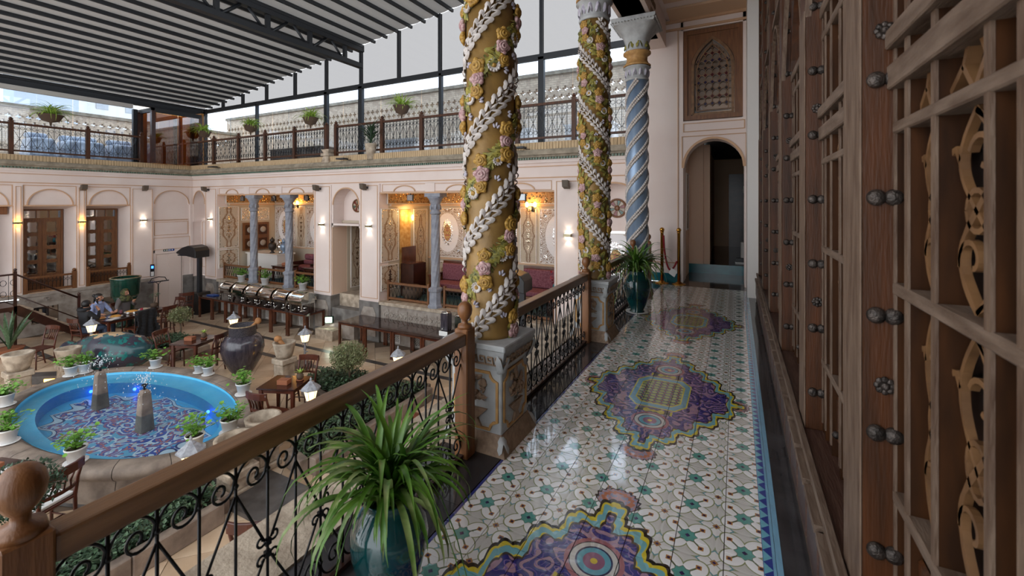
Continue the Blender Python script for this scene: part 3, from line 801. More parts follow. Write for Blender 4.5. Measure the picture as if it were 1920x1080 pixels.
# parapets with cross shaped holes (openings: sky shows through)
def parapet(pl,a0,a1,p,z0,z1,name,zc):
    r=sroot(name); q=MB()
    def B(b0,c0,b1,c1):
        if pl=='y': q.box(b0,p,c0,b1,p+.22,c1)
        else: q.box(p-.22,b0,c0,p,b1,c1)
    c=.065; zb0=zc; H=c
    B(a0,z0,a1,zb0); B(a0,zb0+7*H,a1,z1)
    n=int((a1-a0)/c)
    def open_(k,i):                          # cross shaped openings, second row staggered
        if k==3: return False
        j=(i if k<3 else i+2)%4
        return j in (0,1,2) if k in (1,5) else j==1
    for k in range(7):
        i=0
        while i<n:
            if open_(k,i): i+=1; continue
            j=i
            while j<n and not open_(k,j): j+=1
            B(a0+i*c,zb0+k*H,a0+j*c,zb0+(k+1)*H); i=j
    if a0+n*c<a1: B(a0+n*c,zb0,a1,zb0+7*H)
    q.build('brickwork',brickw,r)
    q=MB()
    if pl=='y': q.box(a0,p-.08,z1,a1,p+.3,z1+.12)
    else: q.box(p-.3,a0,z1,p+.08,a1,z1+.12)
    q.build('coping',cornice_m,r)
parapet('y',-24,-1,13.7,5.5,8.35,'wall_parapet_back',7.5); parapet('x',-7,13.7,-23.2,5.5,7.52,'wall_parapet_left',6.85)
# ================================================================ TERRACE GLAZING + ROOF
YG=10.3; XG=-19.75; BZ=7.8
def roof_z(x): return 7.92+(x+19.6)*.134
gw=sroot('window_5')            # back glazing
q=MB(); q.box(XG,YG-.05,BZ-.07,-1.2,YG+.05,BZ+.07); q.build('transom_beam',steel_k,gw)
for x,w,ab in ((-19.55,.12,0),(-16.12,.07,0),(-12.35,.14,1),(-10.75,.16,1),(-7.6,.09,0),(-4.44,.15,1),(-1.3,.12,1)):
    q=MB(); q.box(x-w/2,YG-.05,5.5,x+w/2,YG+.06,BZ); q.build('mullion',steel_k,gw)
up=[-19.55,-18.3,-17.0,-15.55,-13.95,-12.35,-10.75,-9.17,-7.63,-4.44,-1.3]
for x in up:
    q=MB(); q.box(x-.045,YG-.04,BZ+.07,x+.045,YG+.05,roof_z(x)); q.build('mullion',steel_k,gw)
for a,b in zip(up[:-1],up[1:]):
    q=MB(); z0=BZ+.07; q.prism([(a+.045,z0),(b-.045,z0),(b-.045,roof_z(b)),(a+.045,roof_z(a))],YG-.004,YG+.004,'y'); q.build('upper_pane',glass_hi,gw)
lo=[-19.5,-18.6,-17.8,-16.95,-16.1,-15.2,-14.3,-13.4,-12.35,-11.55,-10.75,-9.9,-9.1,-8.3,-7.6,-6.8,-6.0,-5.2,-4.44,-3.6,-2.7,-1.3]
for i,(a,b) in enumerate(zip(lo[:-1],lo[1:])):
    q=MB(); q.box(a+.005,YG-.012+(i%2)*.02,5.5,b-.005,YG-.004+(i%2)*.02,BZ-.07); q.build('lower_pane',glass_lo,gw)
gl=sroot('window_6')            # left glazing
q=MB(); q.box(XG-.05,-7,BZ-.14,XG+.05,10.3,BZ+.06); q.build('head_beam',steel_k,gl)
q=MB(); q.box(XG-.02,-7,BZ-.28,XG+.12,7.9,BZ-.14); q.build('blind_box',mat('blind_box',(190,186,182),.6),gl)
for y in (-2,1.6,8.0):
    q=MB(); q.box(XG-.06,y-.07,5.5,XG+.06,y+.07,BZ-.3); q.build('post',steel_k,gl)
ys=[-7,-5,-3.2,-2,-.9,.3,1.6,2.6,3.6,4.6,5.45,6.3,7.15,7.95]
for i,(a,b) in enumerate(zip(ys[:-1],ys[1:])):
    q=MB(); q.box(XG-.004+(i%2)*.02,a+.005,5.5,XG+.004+(i%2)*.02,b-.005,BZ-.28); q.build('lower_pane',glass_lo,gl)
# amber glass lobby in the corner
al=sroot('window_7')
q=MB(); q.box(-19.85,8.1,7.35,-18.75,8.18,7.5); q.box(-18.83,8.1,7.35,-18.75,9.75,7.5); q.build('head_beam',steel_k,al)
q=MB(); q.box(-19.8,8.05,5.5,-19.62,8.2,7.4); q.box(-18.82,9.68,5.5,-18.74,9.76,7.4); q.box(-18.84,8.08,5.5,-18.72,8.2,7.4); q.build('corner_post',wood_d,al)
for k in range(2):
    q=MB(); a=8.2+k*.75; q.box(-18.79,a,5.5,-18.78,a+.73,7.36); q.build('amber_pane',glass_am,al)
q=MB(); q.box(-19.62,8.14,5.5,-18.84,8.15,7.36); q.build('amber_pane',glass_am,al)
q=MB(); q.box(-20.5,9.8,5.5,-18.9,9.9,7.6); q.box(-20.5,8.4,5.5,-20.4,9.8,7.6); q.build('lobby_wall',mat('lobby_amber',(176,120,56),.5),al)
q=MB(); q.box(-19.3,9.6,5.5,-19.2,9.72,7.4); q.box(-19.9,9.3,5.5,-19.8,9.4,7.4); q.build('lobby_frame',wood,al)
# ---- fabric awning on slats
rf=sroot('ceiling_awning')
X0,X1=-19.6,-1.75; n=36; dx=(X1-X0)/n; Y0,Y1=-2.0,10.27
sl=MB(); sl.box(-.03,Y0,-.10,.03,Y1+.06,-.01); sl_me=mesh_of(sl,'slat',steel_k)
fp=MB(); k=6
v=[];f=[]
for i in range(k+1):
    t=i/k; xx=t*dx; zz=.134*xx-.035*math.sin(PI*t)
    v+=[(xx,Y0,zz),(xx,Y1,zz)]
for i in range(k): f.append((2*i,2*i+2,2*i+3,2*i+1))
fp.add(v,f,0,True); fp_me=mesh_of(fp,'fabric_strip',fabric)
for i in range(n):
    x=X0+i*dx
    inst(fp_me,'fabric_strip',rf,loc=(x,0,roof_z(x)+.02)); inst(sl_me,'slat',rf,loc=(x,0,roof_z(x)+.02))
q=MB(); q.tube([(X0,3.55,roof_z(X0)-.12),(-13.5,1.2,roof_z(-13.5)-.14)],.022,6); q.build('bracing_cable',steel_k,rf)
# truss along Y
tr=sroot('trim_3'); xt=-10.75; zt=roof_z(xt)
q=MB(); q.box(xt-.09,-2,zt-.2,xt+.09,YG+.05,zt-.02); q.build('top_chord',steel_k,tr)
q=MB(); q.box(xt-.09,-2,zt-.72,xt+.09,YG,zt-.58); q.build('bottom_chord',steel_k,tr)
for i in range(10):
    y=-1.6+i*1.25
    q=MB(); q.box(xt-.05,y-.05,zt-.6,xt+.05,y+.05,zt-.18); q.build('web_post',steel_k,tr)
    if i<9:
        q=MB(); q.tube([(xt,y+.1,zt-.6),(xt,y+.55,zt-.2)],.045,4); q.tube([(xt,y+1.15,zt-.6),(xt,y+.75,zt-.2)],.045,4); q.build('web_brace',steel_k,tr)
# ---- terrace railings
def spir2(w,h): return None
def terrace_rail(name,label,pl,posts,p,z0=5.5,z1=6.42):
    t=thing(name,label,'railing',(0,0,0))
    def PB(nm,mb,m): return mb.build(nm,m,t)
    def bx(q,a0,c0,a1,c1,w):
        if pl=='y': q.box(a0,p-w/2,c0,a1,p+w/2,c1)
        else: q.box(p-w/2,a0,c0,p+w/2,a1,c1)
    for c in posts:
        q=MB(); bx(q,c-.05,z0,c+.05,z1+.1,.1); 
        M=T(c,p,z1+.1) if pl=='y' else T(p,c,z1+.1)
        q.lathe([(.03,0),(.05,.03),(.05,.05),(.02,.09)],8,M=M); PB('post',q,wood)
    for a,b in zip(posts[:-1],posts[1:]):
        q=MB(); bx(q,a+.05,z1-.02,b-.05,z1+.04,.07); PB('top_rail',q,wood)
        q=MB(); bx(q,a+.05,z0+.1,b-.05,z0+.15,.05); PB('bottom_rail',q,wood)
        q=MB(); m=max(4,int((b-a)/.13)); d=(b-a-.1)/m
        ax='y' if pl=='y' else 'x'
        for i in range(m+1):
            c=a+.05+i*d; q.ribbon([(c,z0+.15),(c,z1-.02)],.011,p-.006,p+.006,ax)
        zm=(z0+z1)/2+.05
        for i in range(m):
            c=a+.05+(i+.5)*d
            for zz in (z1-.12,z0+.26): q.ribbon(arc(c,zz,d*.36,d*.36,0,2*PI,8),.009,p-.005,p+.005,ax)
            if i%2==0 and i+1<m:
                c2=c+d/2
                for s in (1,-1): q.ribbon([(c2-s*d,zm-.28),(c2+s*d,zm+.24)],.009,p-.005,p+.005,ax)
        PB('iron_grille',q,iron)
    return t
terrace_rail('terrace_railing','brown terrace railing above the tea alcove, left of the gap by the stone block','y',[-18.93,-17.73,-16.18,-14.64,-13.09,-11.56],YB+.05)
terrace_rail('terrace_railing','brown terrace railing on the far side running behind the carved columns','y',[-11.13,-9.22,-7.77,-6.3,-4.8,-3.34,-1.8],YB+.05)
terrace_rail('terrace_railing','brown terrace railing above the left wall of wooden doors','x',[-.7,1.3,3.0,4.75,6.48,7.95],XL-.05)
# stone block in the rail gap, teal agave pot
q=MB(); q.frus((-.16,-.14,.16,.14),0,(-.12,-.1,.12,.1),.22); q.box(-.17,-.15,.22,.17,.15,.3); q.frus((-.1,-.1,.1,.1),.3,(-.16,-.14,.16,.14),.42)
o=q.build('stone_block',stone_w,loc=(-11.345,YB-.06,5.3)); tag(o,'small stone baluster block in the gap between two terrace railings','stone block')
# ================================================================ VERANDA: END WALL, CEILING, WOODEN WINDOW WALL
we=sroot('wall_end'); YE=8.65
et=MB()
def epart(n,q,m=plaster): return q.build(n,m,we)
q=MB(); q.box(-1.66,YE,VZ,-.92,YE+.95,7.5); epart('wall_panel',q); tline(et,'y',-1.6,2.95,-.96,7.3,YE,.016)
q=MB(); spandrel(q,'y',-.92,.17,-.88,.12,VZ,4.72,.53,5.32,YE,YE+.5); epart('door_arch',q); archline(et,'y',-.88,.12,4.72,.53,YE,.04,.02)
et.box(-.9,YE-.014,5.29,.15,YE,5.305); et.box(-.905,YE-.014,4.72,-.89,YE,5.305); et.box(.14,YE-.014,4.72,.155,YE,5.305)
q=MB(); q.box(-.92,YE,5.32,.17,YE+.5,5.58); epart('lintel',q); tline(et,'y',-.88,5.38,.13,5.54,YE,.014)
q=MB(); q.box(-.92,YE,5.58,-.88,YE+.5,7.5); q.box(.10,YE,5.58,.17,YE+.5,7.5); q.box(-.92,YE,7.26,.17,YE+.5,7.5); epart('window_surround',q)
et.box(-1.66,YE-.03,7.28,.17,YE,7.32); et.box(-1.66,YE-.05,7.42,.17,YE,7.47)
epart('trim_line',et,trimline)
q=MB(); q.box(-1.66,YE-.02,VZ,-.93,YE,VZ+.16); epart('teal_skirting',q,teal_tile)
# right-hand white pilaster between doorway and wooden wall
q=MB(); q.box(.15,7.75,VZ,.42,YE+.5,7.5); epart('pilaster',q,white_m)
# window above arch : wood frame, ogee, star lattice
wn=sroot('window_8')
x0,x1,z0,z1=-.88,.10,5.60,7.25
q=MB(); q.box(x0,YE+.02,z0,x0+.07,YE+.1,z1); q.box(x1-.07,YE+.02,z0,x1,YE+.1,z1); q.box(x0+.07,YE+.02,z0,x1-.07,YE+.1,z0+.08); q.box(x0+.07,YE+.02,z1-.08,x1-.07,YE+.1,z1); q.build('frame',wood_door,wn)
def ogee(cx,hw,zs,rise,n=12):
    L=[(cx-hw*(1-(i/n)**1.7)*1.0,zs+rise*((i/n)**.75)) for i in range(n+1)]
    return L+[(2*cx-a,b) for a,b in L[::-1][1:]]
cx=-.39; og=ogee(cx,.36,6.55,.55)
q=MB(); q.prism([(x0+.07,z0+.08),(cx-.36,z0+.08)]+og+[(cx+.36,z0+.08),(x1-.07,z0+.08),(x1-.07,z1-.08),(x0+.07,z1-.08)],YE+.05,YE+.08,'y'); q.build('spandrel_board',wood_door,wn)
q=MB(); q.ribbon([(cx-.33,z0+.1)]+[(cx+(a-cx)*.92,b-.03) for a,b in og]+[(cx+.33,z0+.1),(cx-.33,z0+.1)],.05,YE+.03,YE+.08,'y'); q.build('ogee_frame',fret_m,wn)
q=MB(); q.ribbon([(cx-.26,z0+.16)]+[(cx+(a-cx)*.72,b-.09-(b-6.55)*.12) for a,b in og]+[(cx+.26,z0+.16),(cx-.26,z0+.16)],.018,YE+.035,YE+.075,'y')
for i in range(-2,3):
    for j in range(9):
        zz=z0+.28+j*.13; xx=cx+i*.115
        if abs(xx-cx)/.3+max(0,zz-6.55)/.5>1.05: continue
        q.ribbon([(xx-.04,zz),(xx,zz+.04),(xx+.04,zz),(xx,zz-.04),(xx-.04,zz)],.012,YE+.04,YE+.07,'y')
        q.ribbon([(xx+.04,zz),(xx+.075,zz)],.012,YE+.04,YE+.07,'y'); q.ribbon([(xx,zz+.04),(xx,zz+.09)],.012,YE+.04,YE+.07,'y')
q.build('star_lattice',fret_m,wn)
sm_=[mat('st%d'%i,c,.15) for i,c in enumerate([(34,30,60),(70,24,30),(36,32,34),(60,48,36)])]
for i in range(-2,3):
    for j in range(9):
        zz=z0+.28+j*.13; xx=cx+i*.115
        if abs(xx-cx)/.3+max(0,zz-6.55)/.5>1.05: continue
        p=MB(); p.prism([(xx-.04,zz),(xx,zz+.04),(xx+.04,zz),(xx,zz-.04)],YE+.05,YE+.056,'y'); p.build('stained_pane',sm_[(i*3+j)%3],wn)
p=MB(); p.box(x0+.05,YE+.085,z0+.05,x1-.05,YE+.09,z1-.05); p.build('back_glass',glass_d,wn)
p=MB(); p.box(x0,YE+.9,z0-.2,x1,YE+.95,z1+.1); p.build('room_backdrop',mat('upper_room',(70,58,48),.8),wn)
# passage and dark room behind the arch
ps_=sroot('wall_entry_room')
q=MB(); q.box(-1.0,YE+.5,VZ,-.9,10.0,5.4); q.build('passage_side',plaster_peach,ps_)
q=MB(); q.box(.15,YE+.5,VZ,.25,10.0,5.4); q.build('passage_side',plaster_peach,ps_)
q=MB(); q.box(-1.0,10.0,VZ,-.62,10.25,5.4); q.box(-.62,10.1,VZ,-.5,10.6,5.3); q.build('inner_pilaster',plaster_peach,ps_)
q=MB(); q.box(-.62,10.0,VZ,.3,10.06,VZ+.19); q.box(-1.0,9.97,VZ,-.6,10.0,VZ+.19); q.build('teal_step',teal_tile,ps_)
q=MB(); q.box(-.6,10.06,VZ,3,14.5,VZ+.18); q.build('room_floor',marble_k,ps_)
q=MB(); q.box(-.7,10.6,VZ,-.6,14.5,5.4); q.build('room_side',plaster_tan,ps_)
q=MB(); q.box(-.7,14.4,VZ,3,14.5,5.4); q.build('room_back',plaster_tan,ps_)
q=MB(); q.box(2.9,10.2,VZ,3,14.5,5.4); q.box(.25,10,VZ,3,10.2,5.4); q.build('room_side',plaster_tan,ps_)
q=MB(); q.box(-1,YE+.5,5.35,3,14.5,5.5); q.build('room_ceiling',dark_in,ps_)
q=MB(); q.box(-.2,14.32,VZ+.18,1.3,14.4,4.9); q.build('dark_doorway',wood_d,ps_)
q=MB(); q.box(.25,14.28,VZ+.5,.95,14.32,3.95); q.build('mirror',chrome,ps_)
q=MB(); q.prism(arc(.55,4.35,.42,.42,0,PI,14),14.28,14.32,'y'); q.build('fanlight',paper,ps_)
panel(ps_,(-.885,9.4,4.1),.22,.55,mm_strip,PI/2)
# ceiling, beam
q=MB(); q.box(-1.75,-3,7.5,1.2,YE+.5,7.6); cl=struct('ceiling_veranda',q,plaster)
for y in range(-2,9,2):
    p=MB(); p.box(-1.1,y+.1,7.46,.2,y+1.8,7.5); p.build('ceiling_panel',plaster_tan,cl)
q=MB(); q.box(-1.66,-3,7.0,-1.18,YE,7.5); struct('trim_4',q,plaster,label='plaster beam over the carved columns')
# ---------------- wooden window wall (faces -X, posts project to x=.30)
XA=.30; XW=.375; PYS=[.22,1.50,2.60,3.88,5.16,6.46,7.62]; TW=.2
wr=sroot('wall_right')
q=MB(); q.box(.44,-3,VZ,.6,8.2,7.5); q.build('wall_core',wood_k,wr)
q=MB(); q.box(.30,-3,VZ,.46,8.0,VZ+.30); q.build('plinth_body',wood_p,wr)
q=MB(); q.box(.272,-3,VZ,.30,8.0,VZ+.045); q.build('plinth_foot',wood_gy,wr)
q=MB(); q.box(.285,-3,VZ+.345,.46,8.0,VZ+.375); q.build('ledge_board',wood_p,wr)
q=MB(); q.box(.270,-3,VZ+.365,.292,8.0,VZ+.395); q.box(.28,-3,VZ+.30,.30,8.0,VZ+.345); q.build('ledge_lip',wood_gy,wr)
y=-.2
while y<7.9:
    q=MB(); q.box(.262,y,VZ+.06,.30,y+.26,VZ+.30); q.build('plinth_panel',wood_p,wr,bevel=.006)
    q=MB(); q.box(.252,y+.0,VZ+.285,.30,y+.265,VZ+.315); q.build('panel_cap',wood_gy,wr); y+=.305
st=MB(); st.ball((0,0,0),.0225,12,8,sc=(1,.7,1)); st_me=mesh_of(st,'stud',iron_s)
ro=MB()
for i in range(8):
    a=2*PI*i/8; ro.ball((.016*math.cos(a),0,.016*math.sin(a)),.009,8,5,sc=(1,.6,1))
ro.ball((0,-.004,0),.011,8,5); ro_me=mesh_of(ro,'rosette_stud',iron_s)
for k,y in enumerate(PYS):
    q=MB(); q.box(XA+.005,y,VZ+.375,.44,y+TW,7.5); po=q.build('post',wood,wr,bevel=.003)
    q=MB(); q.box(XA,y-.002,VZ+.375,XA+.006,y+TW+.004,5.05); q.build('post_edge',wood_g,po,bevel=.003)
    z=VZ+.56; i=0
    while z<7:
        for xx in (XA+.035,XA+.072): inst(st_me,'stud',po,loc=(xx,y-.004,z))
        if i%3==1: inst(st_me,'stud',po,loc=(XA+.05,y-.004,z+.125)) if i>4 else inst(ro_me,'rosette_stud',po,loc=(XA+.053,y-.004,z+.13+.0*k))
        z+=.317; i+=1
# windows between the posts
def scroll_pts(h,w):
    """S-shaped vine, height h, half width w"""
    p=[]
    for i in range(25):
        t=i/24; p.append((w*math.sin(t*2*PI),h*(t-.5)))
    return p
def fret(mb,yc,zc,w,h,x0,x1):
    P=scroll_pts(h*.98,w*.33)
    mb.ribbon([(yc-a,zc+b) for a,b in P],.011,x0,x1,'x')
    mb.ribbon(arc(yc,zc,w*.2,h*.10,0,2*PI,14),.011,x0,x1,'x')
    mb.ribbon([(yc+a,zc+b) for a,b in P],[.012+.006*abs(math.sin(i*.7)) for i in range(len(P))],x0,x1,'x')
    for s,zz in ((1,zc+h*.25),(-1,zc-h*.25)):
        mb.ribbon([(yc-s*w*.10+a,zz+b) for a,b in spiral(0,0,w*.26,w*.06,s*.3,s*.3+4.6,14)],.011,x0,x1,'x')
        mb.ribbon([(yc+s*w*.33,zz),(yc+s*w*.42,zz+.025),(yc+s*w*.5,zz+.02)],.015,x0,x1,'x')
        mb.ribbon([(yc-w*.5,zc+s*h*.46),(yc-w*.22,zc+s*h*.42),(yc,zc+s*h*.48)],.013,x0,x1,'x')
offs=[0,.10,.27,.50,.60,.83,1.0]
for k in range(len(PYS)-1):
    ya=PYS[k]+TW; yb=PYS[k+1]; wd=yb-ya; sc=wd/1.10
    wn=sroot('window_%d'%(10+k))
    bars=[yb-o_*sc*1.0 for o_ in (.0,.10,.27,.50)]; bars+= [ya+(yb-b) for b in bars[::-1]]
    bars=sorted(set(round(b,3) for b in bars))
    # stiles and bars: light weathered outer lip on a dark deep body
    for b in bars:
        q=MB(); w_=.02; q.box(XW,b-w_/2,VZ+.375,.435,b+w_/2,5.0); o=q.build('glazing_bar',wood_k,wn)
        q=MB(); q.box(XW-.004,b-w_/2-.001,VZ+.42,XW+.002,b+w_/2+.001,5.0); q.build('bar_lip',wood_g,o)
    for z,h,pr in ((VZ+.72,.03,.0),(VZ+1.27,.032,.0),(VZ+1.695,.03,.0),(VZ+1.83,.065,.03),(VZ+1.93,.05,.04),(VZ+2.3,.035,.0),(VZ+2.42,.05,.02)):
        q=MB(); q.box(XW-.006-pr*.4,ya,z-h/2,.435,yb,z+h/2); q.build('rail',wood_gy,wn,bevel=.004)
    q=MB(); q.box(.405,ya,VZ+.375,.43,yb,VZ+.70); q.build('kick_panel',wood,wn)
    for i in range(3):
        c=ya+wd*(.2+.3*i); q=MB(); q.box(.39,c-.11,VZ+.45,.405,c+.11,VZ+.64); q.build('raised_field',wood,wn,bevel=.008)
    q=MB(); q.ball((XW+.005,yb-.3,VZ+.5),.016,10,6); q.build('knob',iron_s,wn)
    q=MB(); q.box(.428,ya,VZ+.70,.432,yb,5.0); q.build('glass',mat('pane_%d'%k,(22,20,20),.06,spec=.6),wn)
    # fretwork in every cell
    zs=[VZ+.735,VZ+1.255,VZ+1.285,VZ+1.68,VZ+1.71,VZ+1.80,VZ+1.955,VZ+2.285]
    if k<5:
        for (b0,b1) in zip(bars[:-1],bars[1:]):
            if b1-b0<.12: continue
            for z0_,z1_ in ((zs[0],zs[1]),(zs[2],zs[3]),(zs[6],zs[7])):
                q=MB(); fret(q,(b0+b1)/2,(z0_+z1_)/2,(b1-b0)-.02,(z1_-z0_),.398,.412); q.build('fretwork',fret_m,wn)
            q=MB(); zc=(zs[4]+zs[5])/2
            for s in (1,-1):
                cc=(b0+b1)/2
                q.ribbon([(cc,zc-.045),(cc+s*(b1-b0)*.2,zc+.01),(cc+s*(b1-b0)*.12,zc+.045)],.014,.395,.418,'x'); q.ribbon([(cc+s*(b1-b0)*.2,zc+.01),(cc+s*(b1-b0)*.45,zc-.03)],.014,.395,.418,'x')
            q.build('fretwork',fret_m,wn)
    q=MB(); q.box(.42,ya+.02+.25*sc,VZ+1.715,.426,ya+.14+.36*sc,VZ+1.8); q.build('blue_pane',mat('blue_pane_%d'%k,(24,34,110),.08),wn)
    # arch over the bay at the outer plane
    zs_,rise=5.0,.66; ap=[(ya-.02+(yb-ya+.04)*i/20,zs_+rise*(1-abs(2*i/20-1)**2.4)) for i in range(21)]
    q=MB(); q.ribbon(ap,.028,XA+.004,XA+.03,'x'); q.build('arch_band',wood_g,wn)
    q=MB(); q.prism([(ya,zs_)]+ap[1:-1]+[(yb,zs_),(yb,5.85),(ya,5.85)],.36,.42,'x'); q.build('arch_spandrel',wood,wn)
    for z in (5.85,6.3,6.8):
        q=MB(); q.box(XA+.02,ya,z-.025,.43,yb,z+.025); q.build('upper_rail',wood_gy,wn)
    for i in range(1,4):
        q=MB(); c=ya+wd*i/4; q.box(XA+.03,c-.02,5.85,.43,c+.02,7.4); q.build('upper_bar',wood_g,wn)
    q=MB(); q.box(.43,ya,5.0,.435,yb,7.4); q.build('upper_glass',glass_d,wn)
# ================================================================ VERANDA THINGS
COLX=-1.42; COLY=[2.46,4.79,7.15]
# --- relief pieces (shared meshes; local X=side, Y=along band, Z=outward)
def lobed(n,L,w,lift,curl=.0):
    """one stuccoed leaf: outline with lobes, domed"""
    m=MB(); v=[(0,0,.004)]; f=[]; ring=[]
    k=14
    for i in range(k):
        t=i/(k-1); a=-1+2*t
        yy=L*(1-abs(a)**2.2); xx=w*math.sin(a*PI/2)*(1-.25*abs(math.cos(a*n*PI)))
        ring.append((xx,yy*.98,.002))
    mid=[(x*.55,y*.62+.1*L,lift) for x,y,z in ring]
    v=[(0,0,0)]+ring+mid+[(0,L*.55,lift*1.15)]
    for i in range(k-1): f.append((1+i,2+i,2+k+i,1+k+i)); f.append((1+k+i,2+k+i,1+2*k))
    m.add(v,f,0,True); return m
wl_=MB()
for s in (1,-1):
    a=lobed(3,.062,.026,.016); wl_.add(a.v,a.f,0,True,T(s*.006,0,.002)@RZ(-s*.75))
a=lobed(2,.05,.015,.012); wl_.add(a.v,a.f,0,True,T(0,.012,.004))
wl_.tube([(0,-.03,.004),(0,.05,.006)],.005,5)
ME_wleaf=mesh_of(wl_,'garland_leaf',stucco_w)
def rose(m):
    q=MB(); q.lathe([(.036,0),(.038,.010),(.033,.02),(.029,.017),(.027,.026),(.021,.03),(.018,.026),(.015,.033),(.008,.035),(.005,.027)],14)
    for i in range(5):
        a=2*PI*i/5; q.ball((.03*math.cos(a),.03*math.sin(a),.012),.017,8,5,sc=(1,1,.7))
    return mesh_of(q,'rose',m)
ME_rp=rose(rose_p); ME_ry=rose(rose_y)
q=MB(); q.lathe([(.03,0),(.032,.008),(.026,.012),(.014,.009)],16,0); q.ball((0,0,.009),.013,8,5,1,sc=(1,1,.6)); 
for i in range(12): a=2*PI*i/12; q.ball((.027*math.cos(a),.027*math.sin(a),.009),.0075,6,4,0)
ME_daisy=mesh_of(q,'daisy',[stucco_w,rose_y])
q=lobed(1.5,.075,.027,.013); q.tube([(0,0,.01),(0,.06,.013)],.003,4); ME_oleaf=mesh_of(q,'olive_leaf',leaf_o)
q=MB()
for a in (-.7,0,.7): q.ball((.014*math.sin(a),.016*math.cos(a),.008),.013,8,5,sc=(.62,1.2,.7),M=RZ(-a*.8))
ME_bud=mesh_of(q,'white_bud',stucco_l)
def on_col(th,z,r,slope,hand,side=0,along=0,spin=0,lift=0,scale=1):
    """matrix on the column surface; side/along shift in the band frame"""
    al=math.atan(slope); ds=along*math.cos(al)-side*math.sin(al); dz=along*math.sin(al)+side*math.cos(al)
    # 'side' is measured perpendicular to the band, upward
    th=th+hand*ds/r; z=z+dz
    n=Vector((math.cos(th),math.sin(th),0)); e=Vector((-math.sin(th),math.cos(th),0))*hand; k=Vector((0,0,1))
    d=e*math.cos(al)+k*math.sin(al); s=d.cross(n)
    M=Matrix(((s.x,d.x,n.x,0),(s.y,d.y,n.y,0),(s.z,d.z,n.z,0),(0,0,0,1)))
    return T(*(n*(r+lift)),)@T(0,0,z)@M@RZ(spin)@SC(scale,scale,scale)
def capital(parent,r,z,m1,m2):
    q=MB(); q.lathe([(r+.012,z),(r+.02,z+.02),(r+.012,z+.04),(r+.004,z+.05),(r+.02,z+.2),(r+.05,z+.21),(r+.02,z+.23)],24); q.build('neck_band',ped_g,parent)
    q=MB()
    for i in range(12):
        a=lobed(3,.13,.035,.02); q.add(a.v,a.f,0,True,RZ(2*PI*i/12)@T(r+.008,0,z+.06)@RY(PI/2)@RZ(PI/2))
    q.build('neck_leaves',stucco_l,parent)
    q=MB(); q.lathe([(r+.045,z+.23),(r+.05,z+.25),(r+.02,z+.27),(r-.005,z+.33),(r+.0,z+.40),(r+.05,z+.43),(r+.05,z+.455),(r+.01,z+.47)],24); q.build('neck_ring',brass if False else ped_o,parent)
    q=MB(); z0=z+.47; N=32
    prof=[(r+.01,0),(r+.015,.12),(r+.05,.24),(r+.12,.34),(r+.15,.38)]
    v=[];f=[]
    for j,(rr,h) in enumerate(prof):
        sqf=j/(len(prof)-1)
        for i in range(N):
            a=2*PI*i/N; sq=1/max(abs(math.cos(a)),abs(math.sin(a))); k=1+(min(sq,1.33)-1)*sqf
            v.append((rr*k*math.cos(a),rr*k*math.sin(a),z0+h))
    for j in range(len(prof)-1):
        for i in range(N): f.append((j*N+i,j*N+(i+1)%N,(j+1)*N+(i+1)%N,(j+1)*N+i))
    q.add(v,f,0,True); q.build('capital_bell',ped_g,parent)
    q=MB()
    for i in range(8):
        a=lobed(3,.2,.06,.03); q.add(a.v,a.f,0,True,RZ(2*PI*i/8+PI/8)@T(r+.015,0,z0+.02)@RY(PI/2-.25)@RZ(PI/2))
    q.build('acanthus',leaf_o if m2 else stucco_l,parent)
    q=MB(); w=r+.17; q.frus((-w+.03,-w+.03,w-.03,w-.03),z0+.37,(-w,-w,w,w),z0+.43); q.box(-w,-w,z0+.43,w,w,z0+.47)
    for i in range(14):
        t=-w+.02+i*(2*w-.04)/13
        for (a,b) in ((t,-w-.004),(t,w+.004),(-w-.004,t),(w+.004,t)): q.ball((a,b,z0+.40),.012,6,4)
    q.build('abacus',ped_g,parent)
    return z0+.47
